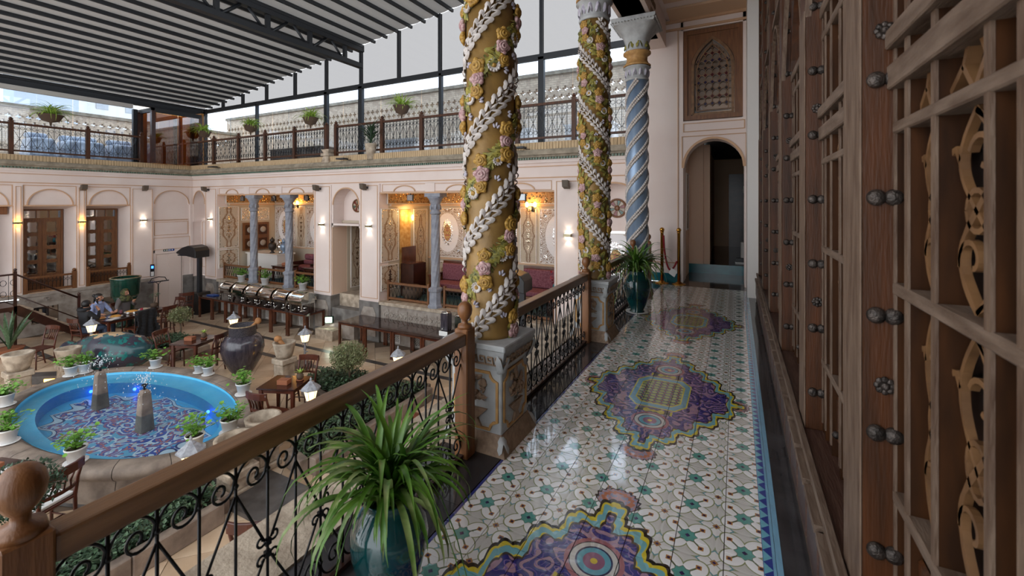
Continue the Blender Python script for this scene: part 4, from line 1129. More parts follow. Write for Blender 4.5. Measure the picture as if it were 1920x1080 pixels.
def flower_column(name,label,y,hand,phase,gap,ztop=6.1):
    r=.155; Z0=3.25
    t=thing(name,label,'column',(COLX,y,0),0)
    q=MB(); q.lathe([(r+.002,Z0),(r,Z0+.02),(r,ztop)],40); q.build('shaft',gold,t)
    thc=math.atan2(-y,-COLX)            # side that faces the veranda
    pitch=2*gap; slope=pitch/(2*PI*r)
    sl=math.sqrt(1+1/slope**2)          # arc length per unit height
    dz=.060/sl; cnt={}; back={}
    for s in range(2):
        z=Z0+.03
        while z<ztop-.03:
            th=thc+hand*2*PI*((z-phase)/pitch+.5*s)
            inst(ME_wleaf,'garland_leaf',t,M=on_col(th,z,r,slope,hand,lift=.001,scale=1.1)); z+=dz
        z=Z0+.05; i=0; dz2=.062/sl
        while z<ztop-.05:
            th=thc+hand*2*PI*((z-phase-gap/2)/pitch+.5*s); k=i%4; face=math.cos(th-thc)>-.25 and z<5.5
            def put(me_,nm,M):
                if face and cnt.get(nm,0)<290: cnt[nm]=cnt.get(nm,0)+1; inst(me_,nm,t,M=M)
                else:
                    b=back.setdefault(nm,(MB(),list(me_.materials)))[0]; b.add([v.co[:] for v in me_.vertices],[list(p.vertices) for p in me_.polygons],0,True,M)
            mk=(ME_rp,ME_ry,ME_daisy,ME_ry)[k]; off=(.0,.046,-.034,-.05)[k]+rnd(-.008,.008)
            put(mk,('rose','yellow_rose','daisy','yellow_rose')[k],on_col(th,z,r,slope,hand,side=off,spin=rnd(0,6),lift=.005,scale=rnd(1.0,1.3)))
            for sd,sp in ((.046,-1.2),(-.046,1.2),(.03,-.5),(-.03,.6),(.0,2.8)):
                put(ME_oleaf,'olive_leaf',on_col(th,z,r,slope,hand,side=sd+rnd(-.018,.018),along=rnd(-.03,.03),spin=sp+rnd(-.5,.5),lift=.001,scale=rnd(.95,1.3)))
            if i%2==0: put(ME_bud,'white_bud',on_col(th,z,r,slope,hand,side=random.choice((.1,-.1))+rnd(-.008,.008),along=.03,spin=rnd(-1,1),lift=.001))
            z+=dz2; i+=1
    for nm,(b,ms) in back.items(): b.build(nm,ms,t)['kind']='stuff'
    zt=capital(t,r,ztop,1,1)
    return t
flower_column('carved_column','gold column with white leaf garlands rising to the right, on the nearest pedestal',COLY[0],1,3.42,.615)
flower_column('carved_column','gold column with white garlands falling to the right, on the second pedestal',COLY[1],-1,3.80,.585)
# blue column
t=thing('carved_column','blue column with many thin white spiral garlands beside the end wall','column',(COLX,COLY[2],0))
r=.165; q=MB(); q.lathe([(r,3.25),(r,6.02)],40); q.build('shaft',bluecol,t)
pitch=1.2; slope=pitch/(2*PI*r); thc=math.atan2(-COLY[2],-COLX)
for s in range(4):
    q=MB(); z=3.27
    while z<6.0:
        th=thc+2*PI*(z/pitch+s/4)
        for sd in (.02,-.02): q.ball((0,0,.005),.029,6,4,M=on_col(th,z,r,slope,1,side=sd,along=.01 if sd>0 else 0),sc=(.8,1.0,.6))
        z+=.034/math.sqrt(1+1/slope**2)
    q.build('leaf_garland',stucco_w,t)
zt=capital(t,r,6.02,1,1)
q=MB(); q.box(-.24,-.2,zt,.24,.2,7.0); q.build('impost_block',ped_g,t)
q=MB()
for s in (1,-1):
    q.prism([(s*.2,zt)]+[(s*(.2+.75*math.sin(a)),zt+.55*(1-math.cos(a))+.02) for a in [i*PI/2/10 for i in range(11)]]+[(s*.2,7.0)] if False else [(s*.2,zt),(s*.27,zt+.1),(s*.40,zt+.28),(s*.62,zt+.42),(s*.95,7.0),(s*.2,7.0)],-.18,.18,'x')
for i in range(10):
    a=lobed(3,.12,.04,.02); q.add(a.v,a.f,0,True,T(.24,-.16+.08*(i%5),zt+.05+.18*(i//5))@RY(PI/2)@RZ(PI/2))
q.build('bracket',ped_t,t)
# --- pedestals
def pedestal(label,y,group=None):
    t=thing('column_pedestal',label,'pedestal',(COLX,y,VZ),0)
    w=.178
    q=MB(); q.box(-w,-w,.10,w,w,.50); q.build('body',ped_g,t,bevel=.006)
    q=MB(); q.frus((-.225,-.225,.225,.225),.0,(-w-.005,-w-.005,w+.005,w+.005),.11); q.build('base',ped_t,t)
    q=MB(); q.frus((-w-.005,-w-.005,w+.005,w+.005),.49,(-.215,-.215,.215,.215),.615); q.build('key_band',ped_g,t)
    q=MB(); q.box(-.222,-.222,.615,.222,.222,.65); q.build('top_slab',ped_g,t,bevel=.006)
    key=[(0,0),(.05,0),(.05,.05),(.018,.05),(.018,.025),(.034,.025)]
    for f in range(4):
        Rm=RZ(f*PI/2)
        q=MB(); q2=MB()          # meander, upper + lower, on the sloping faces
        for i in range(7):
            x0=-.19+i*.055
            q.ribbon([(x0+a,b) for a,b in key],.008,-.006,.004,'y',M=Rm@T(0,-.199,.528)@RX(.30))
            q2.ribbon([(x0+a,b) for a,b in key],.008,-.006,.004,'y',M=Rm@T(0,-.206,.028)@RX(-.41))
        q.build('greek_key',ped_t,t)['kind']='stuff'; q2.build('greek_key',ped_t,t)['kind']='stuff'
        q=MB()          # ochre frame with scooped corners
        x=.15; z0,z1=.13,.47; c=.05
        P=[(-x,z0+c)]+arc(-x,z0,c,c,PI/2,0,5)+arc(x,z0,c,c,PI,PI/2,5)+arc(x,z1,c,c,-PI/2,-PI,5)+arc(-x,z1,c,c,0,-PI/2,5)+[(-x,z0+c)]
        q.ribbon(P,.016,-w-.008,-w+.004,'y',M=Rm); q.build('frame_moulding',ped_o,t)
        q=MB()          # relief vase of flowers
        Mv=Rm@T(0,-w,0)
        q.ribbon([(0,.14),(0,.2)],[.09,.02],-.014,.004,'y',M=Mv); q.ribbon([(0,.19),(0,.25)],[.04,.17],-.016,.004,'y',M=Mv)
        rs=random.Random(f)
        for i in range(26):
            a=rs.uniform(0,PI); rr=rs.uniform(.02,.15); cx_,cz_=rr*math.cos(a)*.75,.27+rr*math.sin(a)*1.15
            lf=lobed(2,.05,.018,.014); q.add(lf.v,lf.f,0,True,Mv@T(cx_,-.003,cz_)@RX(PI/2)@RZ(rs.uniform(-2,2)))
        for i in range(5): q.ball((rs.uniform(-.07,.07),-.008,rs.uniform(.28,.42)),.022,9,6,M=Mv,sc=(1,.6,1))
        q.build('flower_relief',ped_t,t)['kind']='stuff'
        q=MB(); a=lobed(4,.15,.05,.03); q.add(a.v,a.f,0,True,RZ(f*PI/2+PI/4)@T(.285,0,.60)@RY(PI/2+.36)@RZ(-PI/2)); q.build('corner_leaf',ped_g,t); q=MB(); a=lobed(3,.10,.04,.02); q.add(a.v,a.f,0,True,RZ(f*PI/2+PI/4)@T(.30,0,.02)@RY(PI/2-.5)@RZ(PI/2))
        q.build('corner_leaf',ped_g,t)
    return t
pedestal('carved grey pedestal with ochre frames carrying the nearest gold column',COLY[0])
pedestal('carved grey pedestal with ochre frames carrying the second gold column',COLY[1])
pedestal('carved grey pedestal carrying the blue column behind the far potted plant',COLY[2])
# --- veranda railings with wrought iron scrolls
RXX=-1.43; sp_=.1065; zb,zt_=VZ+.0,VZ+.66
def iron_parts():
    h0,h1=.02,.66; D={}
    q=MB(); q.tube([(0,0,h0),(0,0,h1)],.0052,6); D['bar']=mesh_of(q,'iron_bar',iron)
    def scroll(zc,s):
        pts=[(0,0)]; r=sp_*.47; zc2=0
        p=[(0,-.02*s)]+arc(sp_/2,0.0,sp_/2,s*.068,PI,.12*PI,10)
        p+=[(sp_*.58+(sp_*.36-i*.0019)*math.cos(.1-s*0-i*.42), s*(.006+(.040-i*.0016)*math.sin(.1-i*.42))) for i in range(1,20)]
        q=MB(); q.tube([(0,a,b) for a,b in p],.0046,5); q.ball((0,0,-.0),.0095,6,4); return mesh_of(q,'iron_scroll',iron)
    D['top']=scroll(0,1); D['bot']=scroll(0,-1)
    q=MB(); q.tube([(0,-sp_,.555),(0,-.012,.345)],.0046,5); q.tube([(0,sp_,.555),(0,.012,.345)],.0046,5)
    q.tube([(0,-sp_,.10),(0,-.012,.285)],.0046,5); q.tube([(0,sp_,.10),(0,.012,.285)],.0046,5); D['dia']=mesh_of(q,'iron_brace',iron)
    q=MB()
    for a in (1,-1):
        for b in (1,-1):
            pts=[(0,0,.315+b*.012)]+[(0,a*(.024+(.02-.0011*i)*math.cos(PI-i*.45)),.315+b*(.034+(.022-.0011*i)*math.sin(PI-i*.45)*-1+.0)) for i in range(15)]
            q.tube(pts,.0042,5)
    q.box(-.008,-.01,.325,.008,.01,.345); q.box(-.008,-.01,.285,.008,.01,.305); D['ros']=mesh_of(q,'iron_rosette',iron)
    return D
IP=iron_parts()
def veranda_rail(label,y0,y1,post0,post1):
    t=thing('veranda_railing',label,'railing',(RXX,0,VZ))
    q=MB(); q.box(-.038,y0,.665,.038,y1,.735); q.build('handrail',wood_h,t,bevel=.008,seg=2)
    q=MB(); q.box(-.02,y0,.012,.02,y1,.03); q.build('bottom_strip',wood_d,t)
    n=int(round((y1-y0)/sp_)); d=(y1-y0)/n
    for i in range(n+1):
        y=y0+i*d
        if 0<i<n: inst(IP['bar'],'iron_bar',t,loc=(0,y,0))
        if i<n:
            inst(IP['top'],'iron_scroll',t,loc=(0,y,.585)); inst(IP['bot'],'iron_scroll',t,loc=(0,y,.105))
        if i%2==1 and 0<i<n: inst(IP['dia'],'iron_brace',t,loc=(0,y,0)); inst(IP['ros'],'iron_rosette',t,loc=(0,y,0))
    for f,y in ((post0,y0-.045),(post1,y1+.045)):
        if not f: continue
        q=MB(); q.box(-.045,y-.045,.0,.045,y+.045,.755); p=q.build('post',wood_post,t,bevel=.006)
        q=MB(); q.lathe([(.045,.755),(.04,.775),(.018,.782),(.017,.80),(.028,.812),(.041,.835),(.045,.86),(.040,.885),(.026,.903),(.006,.91)],18,M=T(0,y,0)); q.build('ball_finial',wood_post,p)
    return t
veranda_rail('dark wood handrail with iron scrolls, nearest the camera, left of the first pedestal',.415,2.13,1,1)
veranda_rail('dark wood handrail with iron scrolls between the two gold columns',2.70,4.47,0,1)
veranda_rail('dark wood handrail with iron scrolls between the second gold column and the blue column',5.02,6.85,0,1)
veranda_rail('short dark wood handrail with iron scrolls between the blue column and the end wall',7.42,8.2,1,1)
# --- spider plants in teal vases
def blade(L,e,droop,w,seed):
    rs=random.Random(seed); n=11; q=MB(); v=[];f=[]
    x,z=0,0; a=e
    P=[]
    for i in range(n+1):
        t=i/n; P.append((x,z,a)); x+=L/n*math.cos(a); z+=L/n*math.sin(a); a-=droop/n*(.35+1.5*t)
    tw=rs.uniform(-.5,.5); sw=rs.uniform(-.12,.12)*L
    for i,(x,z,a) in enumerate(P):
        t=i/n; ww=w*(.55+.9*t if t<.4 else .91*(1-((t-.4)/.6)**1.7)+.01)
        th=tw*t; oy=sw*t*t
        nx,nz=-math.sin(a),math.cos(a)
        for s,fd in ((-1,.35),(0,0),(1,.35)):
            yy=oy+s*ww*math.cos(th); h=abs(s)*ww*fd+s*ww*math.sin(th)
            v.append((x+nx*h,yy,z+nz*h))
    for i in range(n):
        for j in range(2): f.append((i*3+j,i*3+j+1,i*3+4+j,i*3+3+j))
    q.add(v,f,0,True); return q
BL=[]
for i in range(14):
    L=.34+.26*(i%5)/4; e=(1.35,1.15,.95,.75,1.25,1.0,.6)[i%7]; dr=(1.3,2.0,2.6,2.9,1.7,2.3,2.7)[i%7]
    BL.append(mesh_of(blade(L,e,dr,.0155,i),'leaf_blade',leaf_s2 if i%5==3 else leaf_s))
def vase(t,prof,m=teal_gl):
    q=MB(); q.lathe(prof,32); return q.build('vase',m,t)
def spider_plant(label,loc,sc,nl,seed,saucer):
    t=thing('spider_plant_vase',label,'potted plant',loc); rs=random.Random(seed)
    vase(t,[(.085*sc,0),(.09*sc,.02*sc),(.075*sc,.035*sc),(.115*sc,.12*sc),(.155*sc,.27*sc),(.162*sc,.34*sc),(.15*sc,.40*sc),(.11*sc,.455*sc),(.095*sc,.475*sc),(.11*sc,.50*sc),(.105*sc,.505*sc),(.09*sc,.48*sc)])
    q=MB(); q.lathe([(.088*sc,.47*sc),(.088*sc,.475*sc)],16); q.build('soil',soil,t)
    if saucer: q=MB(); q.lathe([(.12,-.0),(.15,.012),(.15,.02),(.13,.016)],24); q.build('saucer',pot_w,t)
    for i in range(nl):
        M=T(rs.uniform(-.05,.05)*sc,rs.uniform(-.05,.05)*sc,.49*sc)@RZ(i*2.399+rs.uniform(-.3,.3))@RY(rs.uniform(-.15,.15))@SC(*([rs.uniform(.75,1.1)*sc]*3))
        inst(BL[rs.randrange(14)],'leaf_blade',t,M=M)
    # trailing stems with plantlets
    q=MB()
    for i in range(5):
        a=rs.uniform(0,6.28); pts=[(.08*math.cos(a)*k,.08*math.sin(a)*k,.5*sc+.12*k-.05*k*k) for k in [j*.9 for j in range(7)]]
        q.tube([(x*sc,y*sc,z) for x,y,z in pts],.0022,4)
        e=pts[-1]
        for j in range(5):
            b=blade(.10,1.0,1.6,.006,j); q.add(b.v,b.f,0,True,T(e[0]*sc,e[1]*sc,e[2])@RZ(j*1.3+a))
    q.build('runner_stems',leaf_s,t); return t
spider_plant('spider plant with long arching leaves in teal vase, close to the camera',(-1.13,1.22,VZ),.86,190,3,False)
spider_plant('bushy spider plant in teal vase on white saucer beside the blue column',(-1.2,6.05,VZ+.0),1.12,120,9,True)
# --- rope stanchions
def stanchion(label,x,y):
    t=thing('rope_stanchion',label,'stanchion',(x,y,VZ))
    q=MB(); q.lathe([(.125,0),(.125,.012),(.11,.02),(.06,.03),(.04,.05)],24); q.build('base',brass,t)
    q=MB(); q.lathe([(.028,.03),(.028,.93),(.034,.935),(.034,.95)],16); q.build('pole',brass,t)
    q=MB(); q.ball((0,0,.985),.042,16,10); q.build('ball_top',brass,t); return t
stanchion('brass rope stanchion nearer the blue column',-1.22,8.42); stanchion('brass rope stanchion nearer the dark arched doorway',-.93,8.42)
q=MB(); pts=[(-1.19+.04*i/12+.19*(i/12),8.40,VZ+.90-.0) for i in range(1)]
P=[]
for i in range(25):
    t_=i/24; x=-1.19+.23*t_; z=VZ+.88-.62*math.sin(PI*min(t_*1.0,1))**.55 if t_<.5 else VZ+.26+.16*((t_-.5)/.5)**2
    P.append((x,8.40,z))
q.tube(P,.016,8); o=q.build('barrier_rope',red_rope); tag(o,'red rope hanging slack between the two brass stanchions','rope')
q=MB(); q.prism([(-1.10,VZ+.20),(-1.0,VZ+.13),(-.95,VZ+.24),(-1.05,VZ+.30)],8.375,8.378,'y'); o=q.build('paper_notice',paper); tag(o,'white paper notice hanging from the red rope','paper')
# black trainers on the dark room floor inside the arch
for k in range(2):
    q=MB(); q.prism([(0,0),(.27,0),(.28,.03),(.2,.05),(.12,.10),(.02,.11),(0,.06)],-.045,.045,'y'); o=q.build('shoe',black_m,loc=(-.02+.03*k,10.55+.13*k,VZ+.18)); tag(o,'black trainer with white sole inside the dark arched doorway','shoe','pair of trainers inside the arch')
    q=MB(); q.box(-.005,-.05,0,.285,.05,.025); q.build('sole',pot_w,o)
q=MB(); q.box(.08,10.7,VZ+.18,.3,11.0,VZ+.62); o=q.build('white_cabinet',white_m,bevel=.01); tag(o,'small white box cabinet inside the dark arched doorway','cabinet')
# ================================================================ COURTYARD THINGS
# ---- pool
pool=thing('fountain_pool','oval blue tiled fountain pool with thick stone rim','pool',(PC[0],PC[1],0))
def ering(mb,prof,n=72,M=None,sm=True):
    """prof: list of (inset, z) swept along the oval"""
    v=[];f=[]
    for d,z in prof:
        for k in range(n): a=2*PI*k/n; v.append(((PA-d)*math.cos(a),(PB-d)*math.sin(a),z))
    L=len(prof)
    for i in range(L-1):
        for k in range(n): j=(k+1)%n; f.append((i*n+k,i*n+j,(i+1)*n+j,(i+1)*n+k))
    mb.add(v,f,0,sm)
NB=18
for s in range(NB):
    q=MB(); v=[];f=[]; m=6; prof=[(.10,0),(.06,.15),(.12,.32),(.02,.40),(-.02,.46),(0,.53),(.06,.56),(.24,.56),(.30,.53),(.31,.30)]
    for d,z in prof:
        for k in range(m+1):
            a=2*PI*(s+.006+(k/m)*.988)/NB; v.append(((PA-d)*math.cos(a),(PB-d)*math.sin(a),z))
    for i in range(len(prof)-1):
        for k in range(m): f.append((i*(m+1)+k,i*(m+1)+k+1,(i+1)*(m+1)+k+1,(i+1)*(m+1)+k))
    q.add(v,f,0,True); q.build('rim_stone',curb,pool)
q=MB(); ering(q,[(.08,0),(.14,.3),(.06,.5),(.28,.545),(.315,.3)]); q.build('rim_core',basalt,pool)
q=MB(); ering(q,[(.31,.53),(.312,.42),(.58,.40)]); q.build('blue_bench',bluetile,pool)
q=MB(); ering(q,[(.58,.40),(.60,.20)]); q.build('inner_wall',pool_wall,pool)
q=MB(); n=72; q.add([((PA-.59)*math.cos(2*PI*k/n),(PB-.59)*math.sin(2*PI*k/n),.20) for k in range(n)],[list(range(n))]); q.build('mosaic_floor',mosaic,pool)
q=MB(); q.add([((PA-.31)*math.cos(2*PI*k/n),(PB-.31)*math.sin(2*PI*k/n),.485) for k in range(n)],[list(range(n))]); q.build('water',water_m,pool)
for a in (2.3,1.1,.25,2.9):
    q=MB(); q.ball(((PA-.64)*math.cos(a),(PB-.64)*math.sin(a),.3),.03,8,6); q.build('pool_lamp',blue_em,pool)
drop=mat('water_drops',(236,242,246),.1)
for label,x,y in (('stone fountain post with water jet, farther left in the pool',-10.7,3.8),('stone fountain post with water jet, nearer in the pool',-8.97,3.77)):
    t=thing('fountain_post',label,'fountain',(x,y,0))
    q=MB(); q.frus((-.105,-.105,.105,.105),.20,(-.068,-.068,.068,.068),.84); q.frus((-.068,-.068,.068,.068),.84,(-.04,-.04,.04,.04),.90); q.build('stone_post',curb,t,bevel=.01)
    q=MB(); q.lathe([(.02,.9),(.02,.95),(.05,.985),(.02,.97)],10); q.build('nozzle',black_m,t)
    q=MB(); rs=random.Random(int(x*10))
    for i in range(150):
        a=rs.uniform(0,6.28); v0=rs.uniform(.08,.5); tt=rs.uniform(.05,1); h=rs.uniform(.25,.6)
        rr=v0*tt*.9; z=.97+h*4*tt*(1-tt)*.5-.35*tt*tt
        q.ball((rr*math.cos(a),rr*math.sin(a),z),rs.uniform(.003,.008),4,3,sc=(1,1,1.8))
    o=q.build('water_jet',drop,t); o['kind']='stuff'
# ---- potted geraniums
def leaf_disc(q,M,r,m=0):
    n=7; v=[(0,0,-.12*r)]+[(r*(1 if i%2 else .86)*math.cos(2*PI*i/n),r*math.sin(2*PI*i/n),.1*r*math.sin(i*2.1)) for i in range(n)]
    q.add(v,[(0,1+i,1+(i+1)%n) for i in range(n)],m,True,M)
def potted(label,loc,sc,seed,kind='geranium',group=None):
    t=thing('potted_plant',label,'potted plant',loc,0,group); rs=random.Random(seed)
    q=MB(); q.lathe([(.085*sc,.012),(.115*sc,.19*sc),(.125*sc,.19*sc),(.125*sc,.21*sc),(.112*sc,.21*sc),(.108*sc,.18*sc)],20); q.build('pot',pot_w,t)
    q=MB(); q.lathe([(.10*sc,0),(.135*sc,.012),(.135*sc,.02),(.11*sc,.014)],20); q.build('saucer',pot_w,t)
    q=MB(); q.lathe([(.108*sc,.18*sc),(.108*sc,.182*sc)],14); q.build('soil',soil,t)
    q=MB(); st=MB()
    for i in range(24):
        a=rs.uniform(0,6.28); e=rs.uniform(.5,1.4); L=rs.uniform(.12,.3)*sc
        p=Vector((math.cos(a)*math.cos(e),math.sin(a)*math.cos(e),math.sin(e)))*L
        st.tube([(0,0,.17*sc),(p.x*.4,p.y*.4,.17*sc+p.z*.6),(p.x,p.y,.18*sc+p.z)],.004*sc,4)
        for j in range(5):
            c=Vector((p.x,p.y,.18*sc+p.z))+Vector((rs.uniform(-.07,.07),rs.uniform(-.07,.07),rs.uniform(-.06,.04)))*sc
            leaf_disc(q,T(*c)@RZ(rs.uniform(0,6))@RX(rs.uniform(-.7,.7)),rs.uniform(.02,.036)*sc)
    st.build('stems',leaf_g,t)['kind']='stuff'; o=q.build('foliage',leaf_g,t); o['kind']='stuff'
    return t
RZP=.565
pots=[('white pot of geranium on pool rim, left of the pair by the lying jar',131,703,1.15),('white pot of geranium on pool rim, right of the pair by the lying jar',157,697,1.15),
('white pot with variegated plant on pool rim in front of the lying jar',300,678,1.1),('white pot of geranium on pool rim, left of the pair by the black jar',393,690,1.0),
('white pot of geranium on pool rim, right of the pair by the black jar',409,696,1.05),('white pot of tall geranium on pool rim nearest the small table',446,740,1.25),
('white pot of geranium on the near pool rim, left of two',336,822,1.2),('white pot of leggy geranium on the near pool rim, right of two',384,798,1.25),
('white pot of geranium on the left pool rim at the picture edge, lower one',4,833,1.2),('white pot of geranium at the left picture edge, upper one',3,760,1.2),
('white pot of geranium on the near rim behind the lower left chair',150,858,1.2)]
def clamp_rim(p):
    d=Vector((p.x-PC[0],p.y-PC[1],0)); a=math.atan2(d.y/(PB-.15),d.x/(PA-.15))
    return Vector((PC[0]+(PA-.15)*math.cos(a),PC[1]+(PB-.15)*math.sin(a),RZP))
for i,(lb,px,py,sc) in enumerate(pots): potted(lb,clamp_rim(on_z(px,py,RZP)),sc*.82,i)
# ---- jars
t=thing('lying_jar','large weathered teal and black jar lying on its side behind the pool','jar',(-13.55,4.98,.46),math.atan2(.85,1.7))
q=MB(); q.lathe([(.05,1.02),(.22,.95),(.38,.7),(.46,.25),(.46,-.1),(.40,-.45),(.28,-.70),(.22,-.78),(.22,-.95),(.25,-.99),(.25,-1.03),(.20,-1.02),(.18,-.8)],30,M=RY(PI/2)); 
m,nt,b=newmat('lying_jar_glaze'); E.nt=nt; n1=noise(pos(),4.,4.); n2=noise(pos(),7.,3.); x,y,z=xyz(pos())
c=mixc(n1>.5,(40,78,84),(58,54,66)); c=mixc(n2>.58,c,(30,110,106)); c=mixc((z+n1*.35)>1.06,c,(190,160,122)); nt.links.new(c,b.inputs['Base Color']); b.inputs['Roughness'].default_value=.22
jl=m; q.build('jar_body',jl,t)
q=MB(); q.box(-.35,-.36,-.46,-.25,.36,-.33); q.build('stone_rest',stone_w,t); q=MB(); q.box(.4,-.36,-.46,.5,.36,-.33); q.build('stone_rest',stone_w,t)
t=thing('storage_jar','tall black ribbed jar with banded neck standing by the pool','jar',(-10.6,6.42,0))
t.scale=(.88,.88,.75)
q=MB(); nn=48; prof=[(.24,0),(.30,.1),(.44,.4),(.52,.75),(.50,.98),(.40,1.15),(.33,1.2)]; v=[];f=[]
for r_,z_ in prof:
    for k in range(nn): a=2*PI*k/nn; rr=r_*(1+.018*(1 if k%2 else -1)); v.append((rr*math.cos(a),rr*math.sin(a),z_))
for i in range(len(prof)-1):
    for k in range(nn): j=(k+1)%nn; f.append((i*nn+k,i*nn+j,(i+1)*nn+j,(i+1)*nn+k))
q.add(v,f,0,True); q.build('jar_body',jar_k,t)
q=MB(); q.lathe([(.33,1.19),(.32,1.22),(.33,1.24),(.32,1.45),(.34,1.48),(.34,1.5),(.30,1.49),(.29,1.25)],30); 
q.build('neck',mat('jar_neck',(44,42,50),.4,col2=(88,84,88),vs=45,bump=.6,bs=50),t)
q=MB(); q.lathe([(.305,1.47),(.345,1.49),(.345,1.515),(.30,1.51)],30,cap=False); q.build('worn_lip',rim_m,t)
q=MB(); q.tube([(.1,.05,1.05),(.28,.16,1.24)],.03,10); q.ball((.31,.18,1.27),.065,12,8,sc=(1.2,1,1.2)); o=q.build('wooden_pestle',clay,loc=(-10.6,6.42,-.05)); tag(o,'wooden pestle sticking out of the black jar','pestle')
def mortar(label,loc,sc,ped,h=.62):
    t=thing('stone_mortar',label,'mortar',loc)
    q=MB(); q.lathe([(.20*sc,h),(.24*sc,h+.1*sc),(.31*sc,h+.42*sc),(.32*sc,h+.46*sc),(.25*sc,h+.46*sc),(.2*sc,h+.25*sc),(.1*sc,h+.2*sc)],26); q.build('bowl',stone_w,t)
    if ped:
        q=MB(); w=.24*sc; q.box(-w,-w,0,w,w,.1); q.box(-w*.85,-w*.85,.1,w*.85,w*.85,h-.12); q.build('pedestal_body',stone_w,t,bevel=.015)
        q=MB(); q.box(-w*1.05,-w*1.05,h-.12,w*1.05,w*1.05,h-.002); q.build('pedestal_cap',stone_w,t,bevel=.015)
    return t
P_=on_z(536,722,0); mortar('pale stone mortar with wooden pestle on white pedestal beside the black jar',(-9.1,6.45,0),.76,True,.58)
q=MB(); q.tube([(.05,0,.8),(-.13,-.03,.95)],[.04,.05],10); q.ball((-.17,-.04,.98),.075,12,8,sc=(1.3,1,1)); o=q.build('wooden_pestle',clay,loc=(-9.1,6.45,0)); tag(o,'thick wooden pestle leaning in the pale stone mortar','pestle')
mortar('weathered stone mortar on pedestal at the left picture edge',(on_z(34,748,0)),.78,True,.6)
mortar('weathered stone mortar left of the lying jar, behind the paired pots',(on_z(128,722,0)),.72,True,.5)
mortar('round stone planter bowl on pedestal behind the near handrail',(-6.3,3.72,0),.85,True,.38)
mortar('stone planter bowl below the small table, behind the near handrail',(-6.5,4.25,0),.8,True,.42)
# ---- planting beds
def bed(label,poly,zt,nleaf,seed,curbs):
    t=thing('planting_bed',label,'planting bed'); rs=random.Random(seed)
    q=MB(); q.prism(poly,0,zt-.05,'z'); q.build('soil',soil,t)
    k=len(poly)
    for i in range(k):
        if i not in curbs: continue
        a=Vector(poly[i]); b=Vector(poly[(i+1)%k]); d=(b-a); L=d.length; n=max(1,int(L/.75)); d.normalize()
        nx=Vector((d.y,-d.x))
        for j in range(n):
            p0=a+d*(L*j/n+.004); p1=a+d*(L*(j+1)/n-.004)
            q=MB(); q.prism([tuple(p0),tuple(p1),tuple(p1+nx*.14),tuple(p0+nx*.14)],0,zt,'z'); q.build('curb_stone',curb,t,bevel=.012)
    def inside(x,y):
        c=False; j=k-1
        for i in range(k):
            xi,yi=poly[i]; xj,yj=poly[j]
            if (yi>y)!=(yj>y) and x<(xj-xi)*(y-yi)/(yj-yi)+xi: c=not c
            j=i
        return c
    xs=[p[0] for p in poly]; ys=[p[1] for p in poly]
    g1=MB(); c=0
    while c<nleaf:
        x=rs.uniform(min(xs),max(xs)); y=rs.uniform(min(ys),max(ys))
        if not inside(x,y): continue
        c+=1; h=.05+.10*(math.sin(x*3.1)+math.sin(y*2.3+x))*.5+.12
        z=zt-.06+rs.uniform(.02,max(.05,h)); s=rs.uniform(.022,.045)
        M=T(x,y,z)@RZ(rs.uniform(0,6.3))@RX(rs.uniform(-.9,.9))
        g1.add([(0,-s*.2,0),(s*.6,s*.5,s*.1),(0,s*1.5,0),(-s*.6,s*.5,s*.1)],[(0,1,2),(0,2,3)],0 if rs.random()<.72 else 1,False,M)
    o=g1.build('ivy_foliage',[leaf_h,leaf_h2],t); o['kind']='stuff'
    return t
bed('dense ivy bed with stone curb in the lower left foreground',[(-5.95,.4),(-5.95,3.3),(-6.5,3.3),(-6.95,2.1),(-7.0,.4)],.26,9000,1,(0,1))
bed('large ivy bed with stone curb beside the long dark tables',[(-5.72,4.45),(-5.72,7.3),(-8.1,7.0),(-8.4,6.7),(-8.2,6.35),(-7.2,6.1),(-6.6,5.4),(-6.2,4.55)],.26,11000,2,(0,1,2,3,4,7))
bed('small ivy bed behind the table at the centre of the courtyard',[(-12.8,6.15),(-12.8,6.8),(-14.3,6.6),(-14.2,5.9)],.24,4500,3,(0,3))
# ---- bushes
def bush(label,loc,h,r,n,seed,m):
    t=thing('small_tree',label,'tree',loc); rs=random.Random(seed)
    q=MB(); q.tube([(0,0,0),(.02,.01,h*.35),(0,0,h*.6)],[.028,.022,.015],7)
    for i in range(7):
        a=i*.9; q.tube([(0,0,h*.5),(r*.3*math.cos(a),r*.3*math.sin(a),h*.72),(r*.7*math.cos(a),r*.7*math.sin(a),h*(.8+.03*(i%4)))],[.012,.008,.004],5)
    q.build('trunk',bark,t)
    q=MB()
    for i in range(n):
        v=Vector((rs.gauss(0,1),rs.gauss(0,1),rs.gauss(0,1))); v.normalize(); k=r*rs.uniform(.45,1.0)
        c=(v.x*k,v.y*k,h*.78+v.z*k*.75); s=rs.uniform(.018,.034)
        q.add([(0,-s*.3,0),(s*.45,s*.5,0),(0,s*1.6,0),(-s*.45,s*.5,0)],[(0,1,2),(0,2,3)],0,False,T(*c)@RZ(rs.uniform(0,6.3))@RX(rs.uniform(-1.2,1.2)))
    o=q.build('leaf_crown',m,t); o['kind']='stuff'
bush('round clipped olive-green bush in the ivy bed in front of the dark tables',(-7.3,6.65,.1),.95,.40,3600,5,leaf_b)
bush('thin pale bushy tree between the dining party and the patio heater',on_z(338,640,0),1.0,.33,1700,6,leaf_b)
bush('dense dark shrub at the left picture edge in front of the lower left table',(-6.72,1.72,.1),1.25,.36,2200,11,leaf_h)
